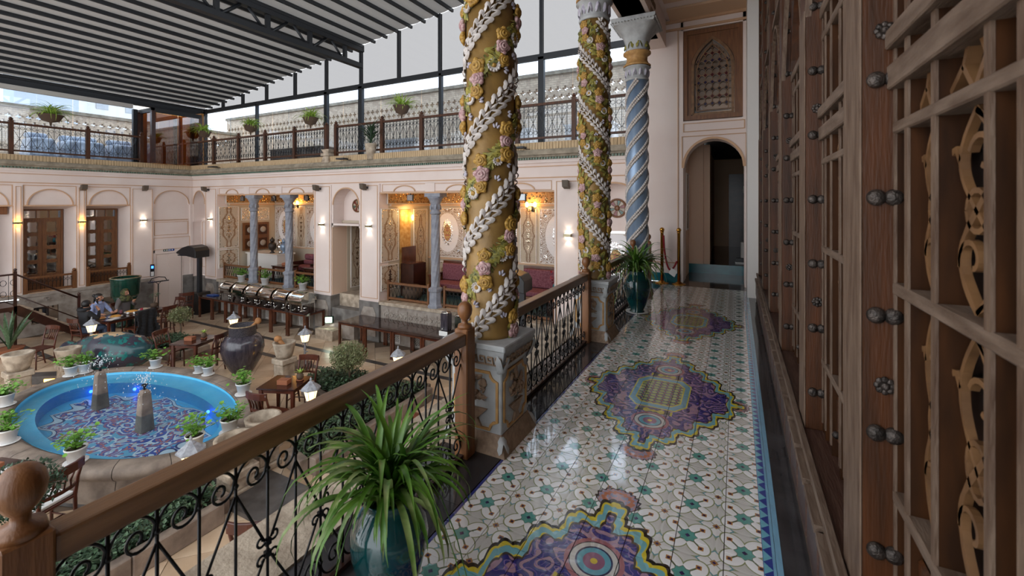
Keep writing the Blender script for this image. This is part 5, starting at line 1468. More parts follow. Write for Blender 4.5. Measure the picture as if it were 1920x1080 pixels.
# ---- lanterns
def lantern(label,x,y,first=None):
    t=thing('garden_lantern',label,'lantern',(x,y,0))
    q=MB(); q.lathe([(.06,0),(.06,.03),(.03,.06),(.026,.5),(.04,.52),(.024,.55),(.024,.66),(.05,.70),(.02,.72)],12); q.build('post',lamp_g,t)
    q=MB()
    for s in (1,-1): q.tube([(s*.02,0,.6)]+[(s*(.06+.035*math.cos(a)),0,.62+.035*math.sin(a)) for a in [PI-.5*i for i in range(9)]],.007,5)
    q.tube([(0,0,.45),(.09,0,.47)],.014,6); q.build('scroll_arms',lamp_g,t)
    q=MB(); q.lathe([(.07,.70),(.115,.90)],6,sm=False); q.build('lit_glass',lamp_em,t)
    q=MB()
    for i in range(6):
        a=2*PI*i/6; q.tube([(.072*math.cos(a),.072*math.sin(a),.70),(.118*math.cos(a),.118*math.sin(a),.9)],.006,4)
    q.lathe([(.085,.69),(.085,.705)],6); q.build('cage',lamp_g,t)
    q=MB(); q.lathe([(.165,.885),(.16,.905),(.10,.96),(.06,.985),(.055,1.0),(.03,1.015),(.014,1.03),(.02,1.05),(.004,1.09)],6,sm=False); q.build('roof_cap',lamp_g,t)
    light('POINT','lantern_light',(0,0,.80),2,(1,.72,.38),t,.07)
    return t
for lb,x,y in (('lit garden lantern in front of the diners, left of the lying jar',-15.0,5.15),('lit garden lantern behind the black ribbed jar',-12.3,7.2),('lit garden lantern beside the mortar pedestal, tallest in view',-9.33,7.16),
  ('grey garden lantern just above the handrail beside the small table',-6.5,5.1),('grey garden lantern just above the handrail near the pool rim',-6.25,3.12),('grey garden lantern in the ivy bed in front of the dark tables',-6.3,7.05)): lantern(lb,x,y)
# ---- chairs and tables
def make_chair(label,loc,rz,cush=None,arms=False):
    t=thing('dining_chair',label,'chair',loc,rz)
    for sx in (1,-1):
        q=MB(); q.tube([(sx*.19,.19,0),(sx*.185,.18,.44)],[.016,.021],6); q.build('leg',wood_d2,t)
        q=MB(); q.tube([(sx*.18,-.24,0),(sx*.185,-.19,.25),(sx*.185,-.18,.46),(sx*.19,-.22,.7),(sx*.2,-.29,.92)],[.016,.02,.022,.02,.017],6); q.build('leg',wood_d2,t)
    q=MB(); q.prism([(-.2,-.19),(.2,-.19),(.225,.2),(.17,.225),(-.17,.225),(-.225,.2)],.44,.475,'z'); q.build('seat',wood_d2,t,bevel=.008)
    q=MB(); tp=[(-.215,-.275),(-.11,-.315),(0,-.325),(.11,-.315),(.215,-.275)]
    q.ribbon(tp,.03,.83,.945,'z'); q.build('top_rail',wood_d2,t,bevel=.006)
    q=MB(); q.ribbon([(x*.93,y+.075) for x,y in tp],.022,.60,.64,'z'); q.build('lower_rail',wood_d2,t)
    for x in (-.11,-.037,.037,.11):
        q=MB(); q.tube([(x,-.225,.62),(x*.8,-.255,.72),(x,-.3,.85)],[.009,.014,.009],6); q.build('spindle',wood_d2,t)
    q=MB()
    for sx in (1,-1): q.tube([(sx*.185,.18,.2),(sx*.183,-.2,.2)],.011,5)
    q.build('stretcher',wood_d2,t)['kind']='stuff'
    q=MB(); q.tube([(-.184,0,.2),(.184,0,.2)],.011,5); q.build('stretcher',wood_d2,t)
    if cush: q=MB(); q.prism([(-.19,-.17),(.19,-.17),(.2,.19),(-.2,.19)],.476,.51,'z'); q.build('seat_pad',cush,t,bevel=.012,seg=2)
    return t
wood_d2=mat('chair_wood',(92,46,30),.3,col2=(66,32,22),vs=6,lo=.3,hi=.7)
def make_table(label,c,rz,sx,sy,curved=True):
    t=thing('dining_table',label,'table',(c[0],c[1],0),rz)
    q=MB(); q.box(-sx/2,-sy/2,.72,sx/2,sy/2,.75); q.build('table_top',table_m,t,bevel=.006)
    q=MB(); q.box(-sx/2+.05,-sy/2+.05,.65,sx/2-.05,sy/2-.05,.72); q.build('apron',wood_d2,t)
    for a in (1,-1):
        for b in (1,-1):
            x,y=a*(sx/2-.06),b*(sy/2-.06); q=MB(); q.frus((x-.02,y-.02,x+.02,y+.02),0,(x-.03,y-.03,x+.03,y+.03),.72); q.build('leg',wood_d2,t)
    return t
table_m=mat('dark_table_top',(58,30,26),.12,col2=(46,24,20),vs=4,coat=.4)
RT=math.radians(22)
make_table('small dark wooden table with tissue box between pool and ivy bed',(-7.45,5.3),RT,.72,.62)
def bx_small(name,label,cat,c,s,m,rz=0):
    q=MB(); q.box(-s[0]/2,-s[1]/2,0,s[0]/2,s[1]/2,s[2]); q.box(-s[0]*.3,-s[1]*.25,s[2],s[0]*.3,s[1]*.25,s[2]+.006)
    o=q.build(name,m,loc=c,rz=rz,bevel=.005); tag(o,label,cat); return o
bx_small('tissue_box','red-brown wooden tissue box on the small table by the ivy bed','box',(-7.4,5.24,.751),(.2,.14,.085),terracotta,RT)
def mini_plant(label,c,seed):
    t=thing('table_plant',label,'plant',c); rs=random.Random(seed)
    q=MB(); q.lathe([(.05,0),(.07,.01),(.07,.02),(.05,.015)],12); q.build('dish',terracotta,t)
    q=MB(); q.lathe([(.03,.012),(.062,.05),(.065,.09),(.04,.13),(.01,.14)],10); q.build('root_ball',basket_m,t)
    q=MB()
    for i in range(10):
        b=blade(.13,1.2-.06*i,1.0,.014,i); q.add(b.v,b.f,0,True,T(0,0,.12)@RZ(i*2.4))
    q.build('leaves',leaf_f,t)['kind']='stuff'
mini_plant('tiny plant in a coir ball on the small table by the ivy bed',(-7.28,5.48,.751),1)
make_chair('dark wooden chair at the small table, back towards the camera',(-7.12,4.78,0),RT-.2)
make_chair('dark wooden chair at the small table, on its far side below the mortar',(-7.72,5.84,0),RT+PI)
make_table('dark wooden table at the centre of the courtyard behind the pool',(-11.7,5.95),RT,.68,.78)
bx_small('tissue_box','red-brown tissue box on the table at the courtyard centre','box',(-11.75,5.85,.751),(.2,.14,.085),terracotta,.4)
mini_plant('tiny plant in a coir ball on the table at the courtyard centre',(-11.6,6.08,.751),2)
make_chair('dark wooden chair left of the courtyard centre table, turned sideways',(-12.35,5.72,0),RT-PI/2)
make_chair('dark wooden chair right of the courtyard centre table, beside the black jar',(-11.28,6.06,0),RT+PI/2)
make_table('dark table in the lower left corner beside the pool',(-8.15,1.86),.3,.72,.62)
make_chair('dark chair with pale seat pad in the lower left corner beside the pool',(-7.42,2.12,0),.3+PI/2,paper)
q=MB(); q.box(-.16,-.11,0,.16,.11,.012); q.box(-.155,-.105,.012,.155,.105,.02); o=q.build('folded_menu',paper,loc=(-7.95,1.98,.751),rz=.5); tag(o,'white folded menu lying on the lower left table','menu')
bx_small('tissue_box','red-brown tissue box on the lower left table by the pool','box',(-8.25,1.88,.751),(.2,.14,.085),terracotta,.3)
make_chair('dark chair at the left picture edge beyond the stone mortar',(-15.4,4.3,0),PI+.3)
make_chair('dark chair partly hidden below the near handrail beside the stone path',(-4.45,2.9,0),.6)
make_chair('dark chair seen through the railing next to the nearest pedestal',(-4.2,5.5,0),.3)
# agave in pot by the stair
t=thing('potted_agave','sword-leaved plant in a dark bowl at the left edge by the stair','potted plant',(-17.05,4.2,0)); q=MB(); q.lathe([(.18,0),(.28,.22),(.3,.24),(.26,.22)],18); q.build('bowl',terracotta,t)
q=MB()
for i in range(9): b=blade(1.05,1.45-.05*i,.35,.05,i); q.add(b.v,b.f,0,True,T(0,0,.2)@RZ(i*2.4))
q.build('sword_leaves',leaf_h2,t)['kind']='stuff'
# ---- buffet tables
def buffet(n,x0,w,y0,d,label,grp,rz=0):
    for i in range(n):
        t=thing('buffet_table',label[i],'table',(x0+(i+.5)*w,y0+d/2,0))
        q=MB(); q.box(-w/2+.003,-d/2,.72,w/2-.003,d/2,.75); q.build('table_top',table_m,t,bevel=.004)
        q=MB(); q.box(-w/2+.03,-d/2+.03,.67,w/2-.03,d/2-.03,.72); q.build('apron',wood_t,t)
        for a in (1,-1):
            for b in (1,-1):
                x,y=a*(w/2-.035),b*(d/2-.035); q=MB(); q.box(x-.028,y-.028,.02,x+.028,y+.028,.72); q.box(x-.032,y-.032,0,x+.032,y+.032,.03); q.build('leg',wood_t,t,bevel=.003)
buffet(7,-17.0,.80,8.72,.74,['buffet table of dark wood at the left end, with blue cloth on it']+['buffet table of dark wood under chafing dishes, number %s from the left end'%k for k in('two','three','four','five','six')]+['buffet table of dark wood at the right end of the chafing dish row'],'')
buffet(5,-9.9,.98,8.64,.86,['long dark empty table by the stone steps, leftmost of its row','long dark empty table, second from the stone steps','long dark empty table, third from the stone steps','dark table carrying drink dispensers near the nearest gold column','dark table at the right end of the row behind the nearest gold column'],'')
q=MB(); q.prism([(-.2,-.12),(.18,-.1),(.22,.1),(-.16,.13)],0,.035,'z'); o=q.build('blue_cloth',print_b,loc=(-16.6,9.0,.751),bevel=.01); tag(o,'folded blue cloth on the leftmost buffet table','cloth')
def chafing(label,x,y):
    t=thing('chafing_dish',label,'chafing dish',(x,y,.75))
    R_=.27; L=.30
    for sx in (1,-1):
        for sy in (1,-1):
            q=MB(); q.box(sx*.27-.018,sy*.22-.018,0,sx*.27+.018,sy*.22+.018,.24); q.build('leg',chrome,t)
    q=MB(); q.box(-.29,-.25,.17,.29,.25,.26); q.build('water_pan',chrome,t,bevel=.01)
    q=MB(); n=14; v=[];f=[]
    for i in range(n+1):
        a=PI*i/n
        for x_ in (-L,L): v.append((x_,-R_*math.cos(a),.26+R_*math.sin(a)))
    for i in range(n): f.append((2*i,2*i+1,2*i+3,2*i+2))
    q.add(v,f,0,True); q.build('roll_top_lid',chrome,t)
    for s in (1,-1):
        q=MB(); q.prism([(-R_*math.cos(PI*i/n),.26+R_*math.sin(PI*i/n)) for i in range(n+1)],s*L-.004,s*L+.004,'x'); q.build('end_plate',chrome,t)
        q=MB(); q.ribbon([(-(R_+.006)*math.cos(PI*i/n),.26+(R_+.006)*math.sin(PI*i/n)) for i in range(n+1)],.02,s*L-.03,s*L+.02,'x'); q.build('rim_band',chrome,t)
    q=MB(); q.tube([(-.1,-.24,.42),(-.1,-.30,.42),(.1,-.30,.42),(.1,-.24,.42)],.01,6); q.build('handle',chrome,t)
    for s in (1,-1):
        q=MB(); q.lathe([(.05,.0),(.05,.06),(.03,.07)],12,M=T(s*.13,0,0)); q.build('fuel_can',chrome,t)
names=['first, leftmost, beside the blue cloth','second from the left','third from the left','fourth from the left','second from the right end','last, at the right end of the buffet']
for i in range(6): chafing('polished roll-top chafing dish, '+names[i],-15.75+i*.735,9.16)
for i in range(8):
    x=-14.6+i*.37+(i//2)*.12; q=MB(); q.lathe([(.02,0),(.025,.01),(.055,.045),(.06,.06),(.05,.055)],14); q.tube([(0,0,.05),(.07,.02,.09)],.006,5)
    o=q.build('sauce_bowl',chrome,loc=(x,8.82,.751)); tag(o,'small steel sauce bowl with spoon on the front edge of the buffet','bowl','sauce bowls along the buffet')
# drink dispensers on the fourth long table
def dispenser(label,x,y,m):
    t=thing('drink_dispenser',label,'dispenser',(x,y,.75)); q=MB(); q.box(-.13,-.13,0,.13,.13,.06); q.build('base',chrome,t)
    q=MB(); q.box(-.11,-.11,.06,.11,.11,.50); q.build('tank',m,t,bevel=.02); q=MB(); q.lathe([(.12,.5),(.12,.52),(.02,.54),(.02,.58)],18); q.build('lid',chrome,t)
    q=MB(); q.tube([(0,-.11,.14),(0,-.17,.14),(0,-.17,.09)],.012,6); q.build('tap',chrome,t)
dispenser('dark patterned drink dispenser on the long table left of the gold column',-6.62,9.2,jar_k); dispenser('steel drink dispenser on the long table right beside the gold column',-6.15,9.15,chrome)
# ---- patio heaters with black hoods
def heater(label,x,y,rz):
    t=thing('patio_heater',label,'heater',(x,y,0),rz)
    q=MB(); q.prism([(-.28,0),(.28,0),(.28,.62),(.2,.78),(-.2,.78),(-.28,.62)],-.25,.25,'y'); q.build('base_cabinet',black_m,t,bevel=.01)
    q=MB(); q.box(-.06,-.06,.7,.06,.06,2.1); q.build('post',steel_k,t)
    q=MB(); q.prism([(.14,2.05),(.14,2.32),(.05,2.44),(-.2,2.50),(-.5,2.42),(-.78,2.25),(-.76,2.20),(-.3,2.12)],-.28,.28,'y'); q.build('hood',black_m,t,bevel=.012)
    q=MB(); q.box(-.72,-.26,2.12,-.2,.26,2.16); q.build('burner_plate',steel_k,t)
heater('black hooded patio heater at the left end of the buffet',-17.55,9.05,.2)
heater('black hooded patio heater behind the handrail right of the nearest gold column',-4.35,9.0,0.1)
make_chair('dark wooden chair tucked behind the left end of the buffet',(-17.25,8.45,0),1.2)
# ---- grey columns in the alcoves
def grey_column(label,x):
    t=thing('grey_column',label,'column',(x,YB+.16,LZ))
    q=MB(); q.lathe([(.21,0),(.21,.06),(.17,.1),(.165,.42),(.19,.46),(.2,.52),(.14,.56)],8,sm=False); q.build('octagonal_base',gcol,t)
    q=MB(); v=[];f=[]; n=40; m=40
    for i in range(m+1):
        z=.55+2.02*i/m
        for k in range(n):
            a=2*PI*k/n; r_=.118*(1+.055*math.cos(8*(a-z*1.6))); v.append((r_*math.cos(a),r_*math.sin(a),z))
    for i in range(m):
        for k in range(n): j=(k+1)%n; f.append((i*n+k,i*n+j,(i+1)*n+j,(i+1)*n+k))
    q.add(v,f,0,True); q.build('twisted_shaft',gcol,t)
    q=MB(); q.lathe([(.125,2.55),(.15,2.58),(.15,2.62),(.125,2.65),(.13,2.85),(.19,2.98),(.24,3.04)],20); q.build('capital',gcol,t)
    q=MB()
    for i in range(8): a=lobed(3,.2,.055,.03); q.add(a.v,a.f,0,True,RZ(2*PI*i/8)@T(.135,0,2.68)@RY(PI/2-.15)@RZ(PI/2))
    q.build('capital_leaves',gcol,t)['kind']='stuff'
    q=MB(); q.box(-.26,-.16,3.04,.26,.16,3.14); q.build('abacus',gcol,t)
for lb,x in (('grey twisted column left in the tea alcove, in front of the shutters',-15.45),('grey twisted column right in the tea alcove',-13.52),('grey twisted column in the lounge alcove left of the nearest gold column',-7.38)): grey_column(lb,x)
# low alcove railings
def alcove_rail(label,x0,x1):
    t=thing('alcove_railing',label,'railing',(x0,YB+.2,LZ)); L=x1-x0
    for x in (0.03,L-.03): q=MB(); q.box(x-.03,-.03,0,x+.03,.03,.60); q.build('post',wood_door,t)
    for z in (.08,.52): q=MB(); q.box(.06,-.02,z-.03,L-.06,.02,z+.03); q.build('rail',wood_door,t)
    q=MB(); n=int(L/.14)
    for i in range(n+1):
        c=.06+(L-.12)*i/n; q.tube([(c,0,.1),(c,0,.5)],.006,4)
        if i<n:
            d=(L-.12)/n; q.ribbon(arc(c+d/2,.42,d*.4,.06,0,2*PI,10),.008,-.005,.005,'y'); q.ribbon([(c,.12),(c+d/2,.34),(c+d,.12)],.008,-.005,.005,'y')
    q.build('iron_grille',iron,t)
alcove_rail('low wooden railing left of the tea alcove columns',-17.35,-15.70); alcove_rail('low wooden railing between the two tea alcove columns',-15.2,-13.77); alcove_rail('low wooden railing right in the tea alcove',-13.27,-12.1)
alcove_rail('low wooden railing left in the lounge alcove over a woven pouf',-9.15,-7.62); alcove_rail('low wooden railing right of the lounge alcove column',-7.13,-5.82); alcove_rail('low wooden railing at the right end of the lounge alcove',-5.28,-3.85)
# railings under the left doors
def sill_rail(label,y0,y1):
    t=thing('sill_railing',label,'railing',(XL-.0,y0,1.3)); L=y1-y0
    for y in (.05,L-.05):
        q=MB(); q.box(-.05,y-.045,0,.04,y+.045,.56); q.ball((-.005,y,.60),.05,10,6); q.build('post',wood_door,t)
    for z in (.07,.47): q=MB(); q.box(-.025,.1,z-.03,.02,L-.1,z+.03); q.build('rail',wood_door,t)
    q=MB()
    for i in range(12):
        c=.12+(L-.24)*i/11; q.tube([(0,c,.1),(0,c,.45)],.006,4); q.ribbon(arc(c,.34,.035,.05,0,2*PI,8),.008,-.005,.005,'x')
    q.build('iron_grille',iron,t)
sill_rail('low wooden railing below the left pair of wooden doors',4.98,6.18); sill_rail('low wooden railing below the right pair of wooden doors, above the green vase',6.42,7.62)
# white pots on the tea alcove ledge
for i,(lb,px,py) in enumerate((('white pot of basil on alcove ledge beside the left grey column',451,527),('white pot of basil on alcove ledge between the grey columns',495,532),('white pot of basil on alcove ledge right of the grey columns',566,544))):
    p=on_y(px,py,YB+.02); potted(lb,(p.x,YB+.06,LZ+.002),1.15,30+i)
# ---- tea alcove furniture
def sofa(label,loc,rz,L=1.5):
    t=thing('lounge_sofa',label,'sofa',loc,rz)
    q=MB(); q.box(-L/2,-.35,.12,L/2,.35,.30); q.build('frame',wood_d,t)
    n=max(2,int(L/.62))
    for i in range(n):
        a=-L/2+.06+i*(L-.12)/n; b=a+(L-.12)/n-.015
        q=MB(); q.box(a,-.3,.30,b,.34,.44); q.build('seat_cushion',burg,t,bevel=.04,seg=3)
        q=MB(); q.box(a,-.36,.44,b,-.18,.62); q.build('back_cushion',burg,t,bevel=.06,seg=3)
        q=MB(); q.box(a,-.38,.62,b,-.22,.84); q.build('head_cushion',burg,t,bevel=.07,seg=3)
    for s in (1,-1): q=MB(); q.box(s*L/2-.04,-.36,.05,s*L/2+.04,.36,.58); q.build('arm',wood_d,t,bevel=.01)
sofa('burgundy cushioned sofa left along the tea alcove back wall',(-14.75,YR-.45,LZ),PI,1.2); sofa('burgundy cushioned sofa right along the tea alcove back wall',(-13.2,YR-.45,LZ),PI,1.6)
sofa('burgundy sofa inside the narrow passage beside the stone steps',(-10.5,YB+1.85,LZ),PI,.9)
t=thing('service_counter','white service counter in the tea alcove under the wooden shutters','counter',(-16.6,11.0,LZ)); q=MB(); q.box(-.7,-.35,0,1.15,.35,.86); q.build('body',white_m,t,bevel=.01); q=MB(); q.box(-.74,-.39,.86,1.19,.39,.91); q.build('counter_top',white_m,t)
def samovar(label,x,y,z,m,h):
    t=thing('samovar',label,'samovar',(x,y,z)); q=MB(); q.lathe([(.1,0),(.05,.05),(.05,.09),(.13,.16),(.15,.3),(.12,.38),(.05,.42)],18); q.build('body',m,t); q=MB(); q.lathe([(.05,.42),(.08,.46),(.09,.52),(.03,.58),(.015,.62)],14); q.build('teapot',m,t)
    q=MB(); q.tube([(.1,0,.2),(.2,0,.22),(.2,0,.17)],.014,6); q.build('tap',m,t); t.scale=(h,h,h)
samovar('dark metal samovar on the white counter, left one',-16.1,10.9,LZ+.912,iron_s,1.0); samovar('steel samovar on the white counter, middle one',-15.83,11.05,LZ+.912,chrome,.85); samovar('blue enamel samovar on the white counter, right one',-15.55,11.0,LZ+.912,bluecol,.95)
for i,(lb,x,y) in enumerate((('low dark table with red-brown box behind left alcove railing',-14.9,10.6),('low dark table between the tea alcove sofas',-13.3,10.7))):
    make_table(lb,(x,y),0,.8,.6).location.z=LZ-.2
    bx_small('tissue_box','red-brown tissue box on the '+('left' if i==0 else 'right')+' low table of the tea alcove','box',(x,y,LZ+.552),(.2,.14,.085),terracotta,.3)
# ---- lounge alcove furniture
def armchair(label,x,y,rz,L):
    t=thing('slatted_armchair',label,'armchair',(x,y,LZ),rz)
    for sx in (1,-1):
        for yy in (-.3,.3): q=MB(); q.box(sx*L/2-.03,yy-.03,0,sx*L/2+.03,yy+.03,.62); q.build('leg',wood_t,t)
        q=MB(); q.box(sx*L/2-.05,-.36,.62,sx*L/2+.05,.38,.66); q.build('arm_rest',wood_t,t)
        for k in range(6): q=MB(); y_=-.22+k*.09; q.box(sx*L/2-.01,y_-.012,.2,sx*L/2+.01,y_+.012,.62); q.build('side_slat',wood_t,t)
    q=MB(); q.box(-L/2,-.32,.18,L/2,.32,.28); q.build('seat_frame',wood_t,t); q=MB(); q.box(-L/2+.04,-.28,.28,L/2-.04,.34,.42); q.build('seat_cushion',burg,t,bevel=.04,seg=3)
    q=MB(); q.box(-L/2+.04,-.36,.42,L/2-.04,-.24,.95); q.build('back_cushion',burg,t,bevel=.04,seg=3); q=MB(); q.box(-L/2,-.40,.28,L/2,-.36,1.02); q.build('back_frame',wood_t,t)
armchair('slatted wooden settee with burgundy cushions behind the lounge alcove column',-7.8,11.2,PI,1.25); armchair('slatted wooden armchair with burgundy seat left of the nearest gold column',-6.6,10.75,PI-.5,.8); armchair('slatted wooden settee at the right of the lounge alcove',-4.9,11.3,PI,1.4)
t=thing('wooden_cabinet','tall dark wooden cabinet with sloping framed top in the lounge alcove','cabinet',(-8.98,10.75,LZ)); q=MB(); q.box(-.25,-.3,0,.25,.3,1.0); q.build('body',wood_d,t); q=MB(); q.box(-.2,-.25,1.0,.2,.25,1.02); q.box(-.21,-.3,1.02,-.15,.3,1.5); q.build('framed_board',wood_t,t)
q=MB(); q.lathe([(.18,0),(.28,.1),(.3,.25),(.26,.38),(.2,.42)],18); o=q.build('woven_pouf',basket_m,loc=(-8.6,10.25,LZ)); tag(o,'round woven pouf behind the low lounge alcove railing','pouf')
q=MB(); q.lathe([(.1,0),(.16,.12),(.12,.26),(.1,.28)],14); q.ball((0,0,.36),.14,10,6,1); t=thing('gramophone_pot','black pot with yellow top on the lounge alcove floor','pot',(-8.0,10.6,LZ)); q.build('pot',[black_m,food],t)
t=thing('flower_vase','red flowers in a teal vase in the lounge alcove beside the hooded heater','flower vase',(-4.1,10.5,LZ+.0)); q=MB(); q.lathe([(.09,.55),(.12,.65),(.1,.78),(.08,.8)],14); q.build('vase',tealpool,t); q=MB(); q.box(-.2,-.2,0,.2,.2,.55); q.build('plinth',wood_d,t)
q=MB(); rs=random.Random(4)
for i in range(60): leaf_disc(q,T(rs.gauss(0,.11),rs.gauss(0,.11),.95+rs.gauss(0,.07))@RX(rs.uniform(-1,1))@RY(rs.uniform(-1,1)),.035)
q.build('red_blooms',redflower,t)['kind']='stuff'
# ---- lamps inside the alcoves (wall chandeliers with warm bulbs)
def wall_lamp(label,x,y,z,p):
    t=thing('wall_chandelier',label,'wall lamp',(x,y,z)); q=MB(); q.box(-.04,.1,-.1,.04,.14,.1)
    for s in (1,-1): q.tube([(0,.1,-.05),(s*.1,.0,-.1),(s*.13,-.02,0)],.012,6); q.lathe([(.03,0),(.045,.03)],10,M=T(s*.13,-.02,0))
    q.build('arms',iron,t)
    for s in (1,-1): q=MB(); q.lathe([(.028,.03),(.05,.09),(.045,.16),(.01,.19)],12,M=T(s*.13,-.02,0)); q.build('bulb',bulb_y,t)
    light('POINT','bulb_light',(0,-.12,.12),p,(1,.62,.25),t,.08)
for lb,x,y,z,p in (('warm wall lamp in the tea alcove between the grey columns',-15.9,YR-.14,3.95,8),('warm wall lamp in the tea alcove near its right end',-13.8,YR-.14,3.95,8),('warm wall lamp in the lounge alcove right of its grey column',-7.55,YR-.14,3.9,9),('warm wall lamp in the lounge alcove just right of the nearest gold column',-5.4,YR-.14,3.9,9)): wall_lamp(lb,x,y,z,p)
# lamps over lit niche
t=thing('wall_chandelier','small warm lamp in the yellow niche of the lounge alcove','wall lamp',(-9.2,10.98,3.6)); q=MB(); q.lathe([(.02,-.1),(.04,0),(.03,.06),(.005,.09)],10); q.build('bulb',bulb_y,t); light('POINT','niche_light',(.15,-.3,.1),9,(1,.65,.25),t,.06)
# ---- wall sconces, speakers
def sconce(label,x,y,z,pl,warm=False):
    t=thing('wall_sconce',label,'wall lamp',(x,y,z),PI/2 if pl=='x' else 0)   # local -Y points into the courtyard
    q=MB(); q.box(-.09,-.11,-.035,.09,0,.035); q.build('lamp_body',sconce_m,t,bevel=.006)
    em=bulb_y if warm else bulb_w
    for s in (1,-1):
        q=MB(); q.box(-.07,-.095,s*.036-.002,.07,-.02,s*.036+.002); q.build('led_strip',em,t)
        col=(1,.66,.28) if warm else (1,.93,.82)
        light('SPOT','sconce_light',(0,-.075,s*.05),3.2 if s<0 else 1.4,col,t,.02,(0 if s<0 else PI,0,0),1.5,.5)
def speaker(label,x,y,z,pl):
    t=thing('wall_speaker',label,'speaker',(x,y,z),PI/2 if pl=='x' else 0); q=MB(); q.box(-.03,-.12,-.03,.03,0,.03); q.build('bracket',steel_k,t); q=MB(); q.prism([(-.1,-.08),(-.24,-.03),(-.26,.12),(-.12,.1)],-.07,.07,'x'); q.build('speaker_box',mat('bronze_box',(86,74,62),.6),t)
W1=XL+.03; W2=YB-.03
for lb,px,py,pl,wm in (('warm wall lamp on the pilaster left of the left wooden doors',32,418,'x',1),('warm wall lamp on the pilaster between the wooden doors',153,416,'x',1),('white wall lamp on the wide pilaster right of the wooden doors',268,413,'x',0),
  ('white wall lamp beside the tea alcove, above the patio heater',396,411,'y',0),('white wall lamp between the tea alcove and the narrow doorway',605,421,'y',0),('white wall lamp between the narrow doorway and the lounge alcove',693,424,'y',0),('white wall lamp on the pilaster right of the lounge alcove',1066,441,'y',0)):
    p=on_x(px,py,W1) if pl=='x' else on_y(px,py,W2); sconce(lb,p.x,p.y,p.z,pl,wm)
for lb,px,py,pl in (('small wall speaker above the lamp between the wooden doors',153,353,'x'),('small wall speaker above the lamp right of the wooden doors',268,354,'x'),('small wall speaker left of the tea alcove',392,356,'y'),('small wall speaker right of the tea alcove',601,354,'y'),('small wall speaker left of the lounge alcove',689,352,'y'),('small wall speaker right of the lounge alcove',1066,348,'y')):
    p=on_x(px,py,W1) if pl=='x' else on_y(px,py,W2); speaker(lb,p.x,p.y,p.z,pl)
def flood(label,x):
    t=thing('flood_light',label,'flood light',(x,YB+.2,4.30)); q=MB(); q.box(-.11,-.02,-.18,.11,.03,0); q.build('housing',black_m,t); q=MB(); q.box(-.015,.0,0,.015,.02,.05); q.build('bracket',steel_k,t)
    q=MB(); q.box(-.09,-.026,-.165,.09,-.02,-.015); q.build('lens',glass_w,t)
for lb,x in (('black flood light at the left of the tea alcove lintel',-16.2),('black flood light between the tea alcove columns',-14.4),('black flood light right in the tea alcove lintel',-12.7),('black flood light left in the lounge alcove lintel',-8.3),('black flood light right in the lounge alcove lintel',-4.75)): flood(lb,x)
t=thing('floor_flood_light','lit green-white flood lamp by the stone steps, left of the long tables','flood light',(-11.0,YB-.32,.42),.5); q=MB(); q.box(-.12,-.05,0,.12,.05,.2); q.build('housing',green_gl,t); q=MB(); q.box(-.10,-.056,.02,.10,-.05,.18); q.build('lit_lens',flood_em,t); light('SPOT','flood_lamp_light',(0,-.07,.1),18,(.95,1,.9),t,.1,(PI/2+.0,0,0),2.2,.6)
# cornice flood lights
for lb,x in (('slim flood light lying on the cornice at the left',-17.2),('slim flood light on the cornice left of the nearest gold column',-10.5),('slim flood light on the cornice between the gold columns',-4.6)):
    t=thing('cornice_flood_light',lb,'flood light',(x,YB-.2,5.36)); q=MB(); q.box(-.16,-.18,0,.16,.0,.04); q.build('housing',steel_k,t); q=MB(); q.tube([(.1,0,.0),(.2,-.02,-.02),(.22,.06,-.01)],.01,5); q.build('cable',black_m,t)
# ---- left side: stair, green vase, music stand, lift sign
t=thing('metal_stair','brown metal stair with stone treads against the left wall','stair',(0,0,0))
for x in (-17.5,-18.6):
    q=MB(); q.prism([(4.4,1.05),(4.4,1.25),(4.5,1.25),(5.95,.06),(5.95,0),(5.78,0)],x-.03,x+.03,'x'); q.build('stringer',wood_d,t)
for i in range(6):
    q=MB(); y=4.5+.24*i; z=1.1-.2*i; q.box(-18.57,y,z-.03,-17.53,y+.28,z+.01); q.build('tread',stone_w,t)
q=MB(); q.box(-18.6,2.2,1.12,-17.47,4.45,1.24); q.build('landing',wood_d,t)
for y,z0,z1 in ((4.42,0,2.2),(5.72,0.1,1.3)): q=MB(); q.box(-17.53,y-.03,z0,-17.47,y+.03,z1); q.ball((-17.5,y,z1+.04),.04,8,6); q.build('newel_post',wood_d,t)
q=MB(); q.tube([(-17.5,2.2,2.1),(-17.5,4.42,2.12),(-17.5,5.72,1.22)],.028,6); q.build('handrail',wood_d,t)
q=MB(); q.tube([(-17.5,2.2,1.4),(-17.5,4.42,1.4)],.015,5); q.build('lower_rail',wood_d,t); q=MB(); q.tube([(-17.5,4.42,1.55),(-17.5,5.72,.6)],.015,5); q.build('mid_rail',wood_d,t)
q=MB()
for i in range(11):
    y=2.4+i*.19; q.tube([(-17.5,y,1.4),(-17.5,y,2.1)],.006,4); q.ribbon(arc(y+.09,1.9,.06,.08,0,2*PI,8),.01,-17.506,-17.494,'x'); q.ribbon(arc(y+.09,1.6,.06,.08,0,2*PI,8),.01,-17.506,-17.494,'x')
q.build('iron_grille',iron,t)
t=thing('green_vase','big dark green glazed vase behind the diners below the wooden doors','vase',(-17.95,7.02,0)); q=MB(); q.lathe([(.3,0),(.22,.1),(.2,.35),(.24,.6),(.3,.9),(.34,1.0)],28); q.build('foot',green_gl,t)
q=MB(); q.lathe([(.34,1.0),(.37,1.04),(.385,1.5),(.4,1.55),(.41,1.6),(.37,1.6),(.35,1.1)],28); q.build('bowl',green_gl,t)
q=MB(); q.lathe([(.385,1.585),(.41,1.6),(.40,1.615),(.36,1.6)],28,cap=False); q.build('worn_rim',rim_m,t)
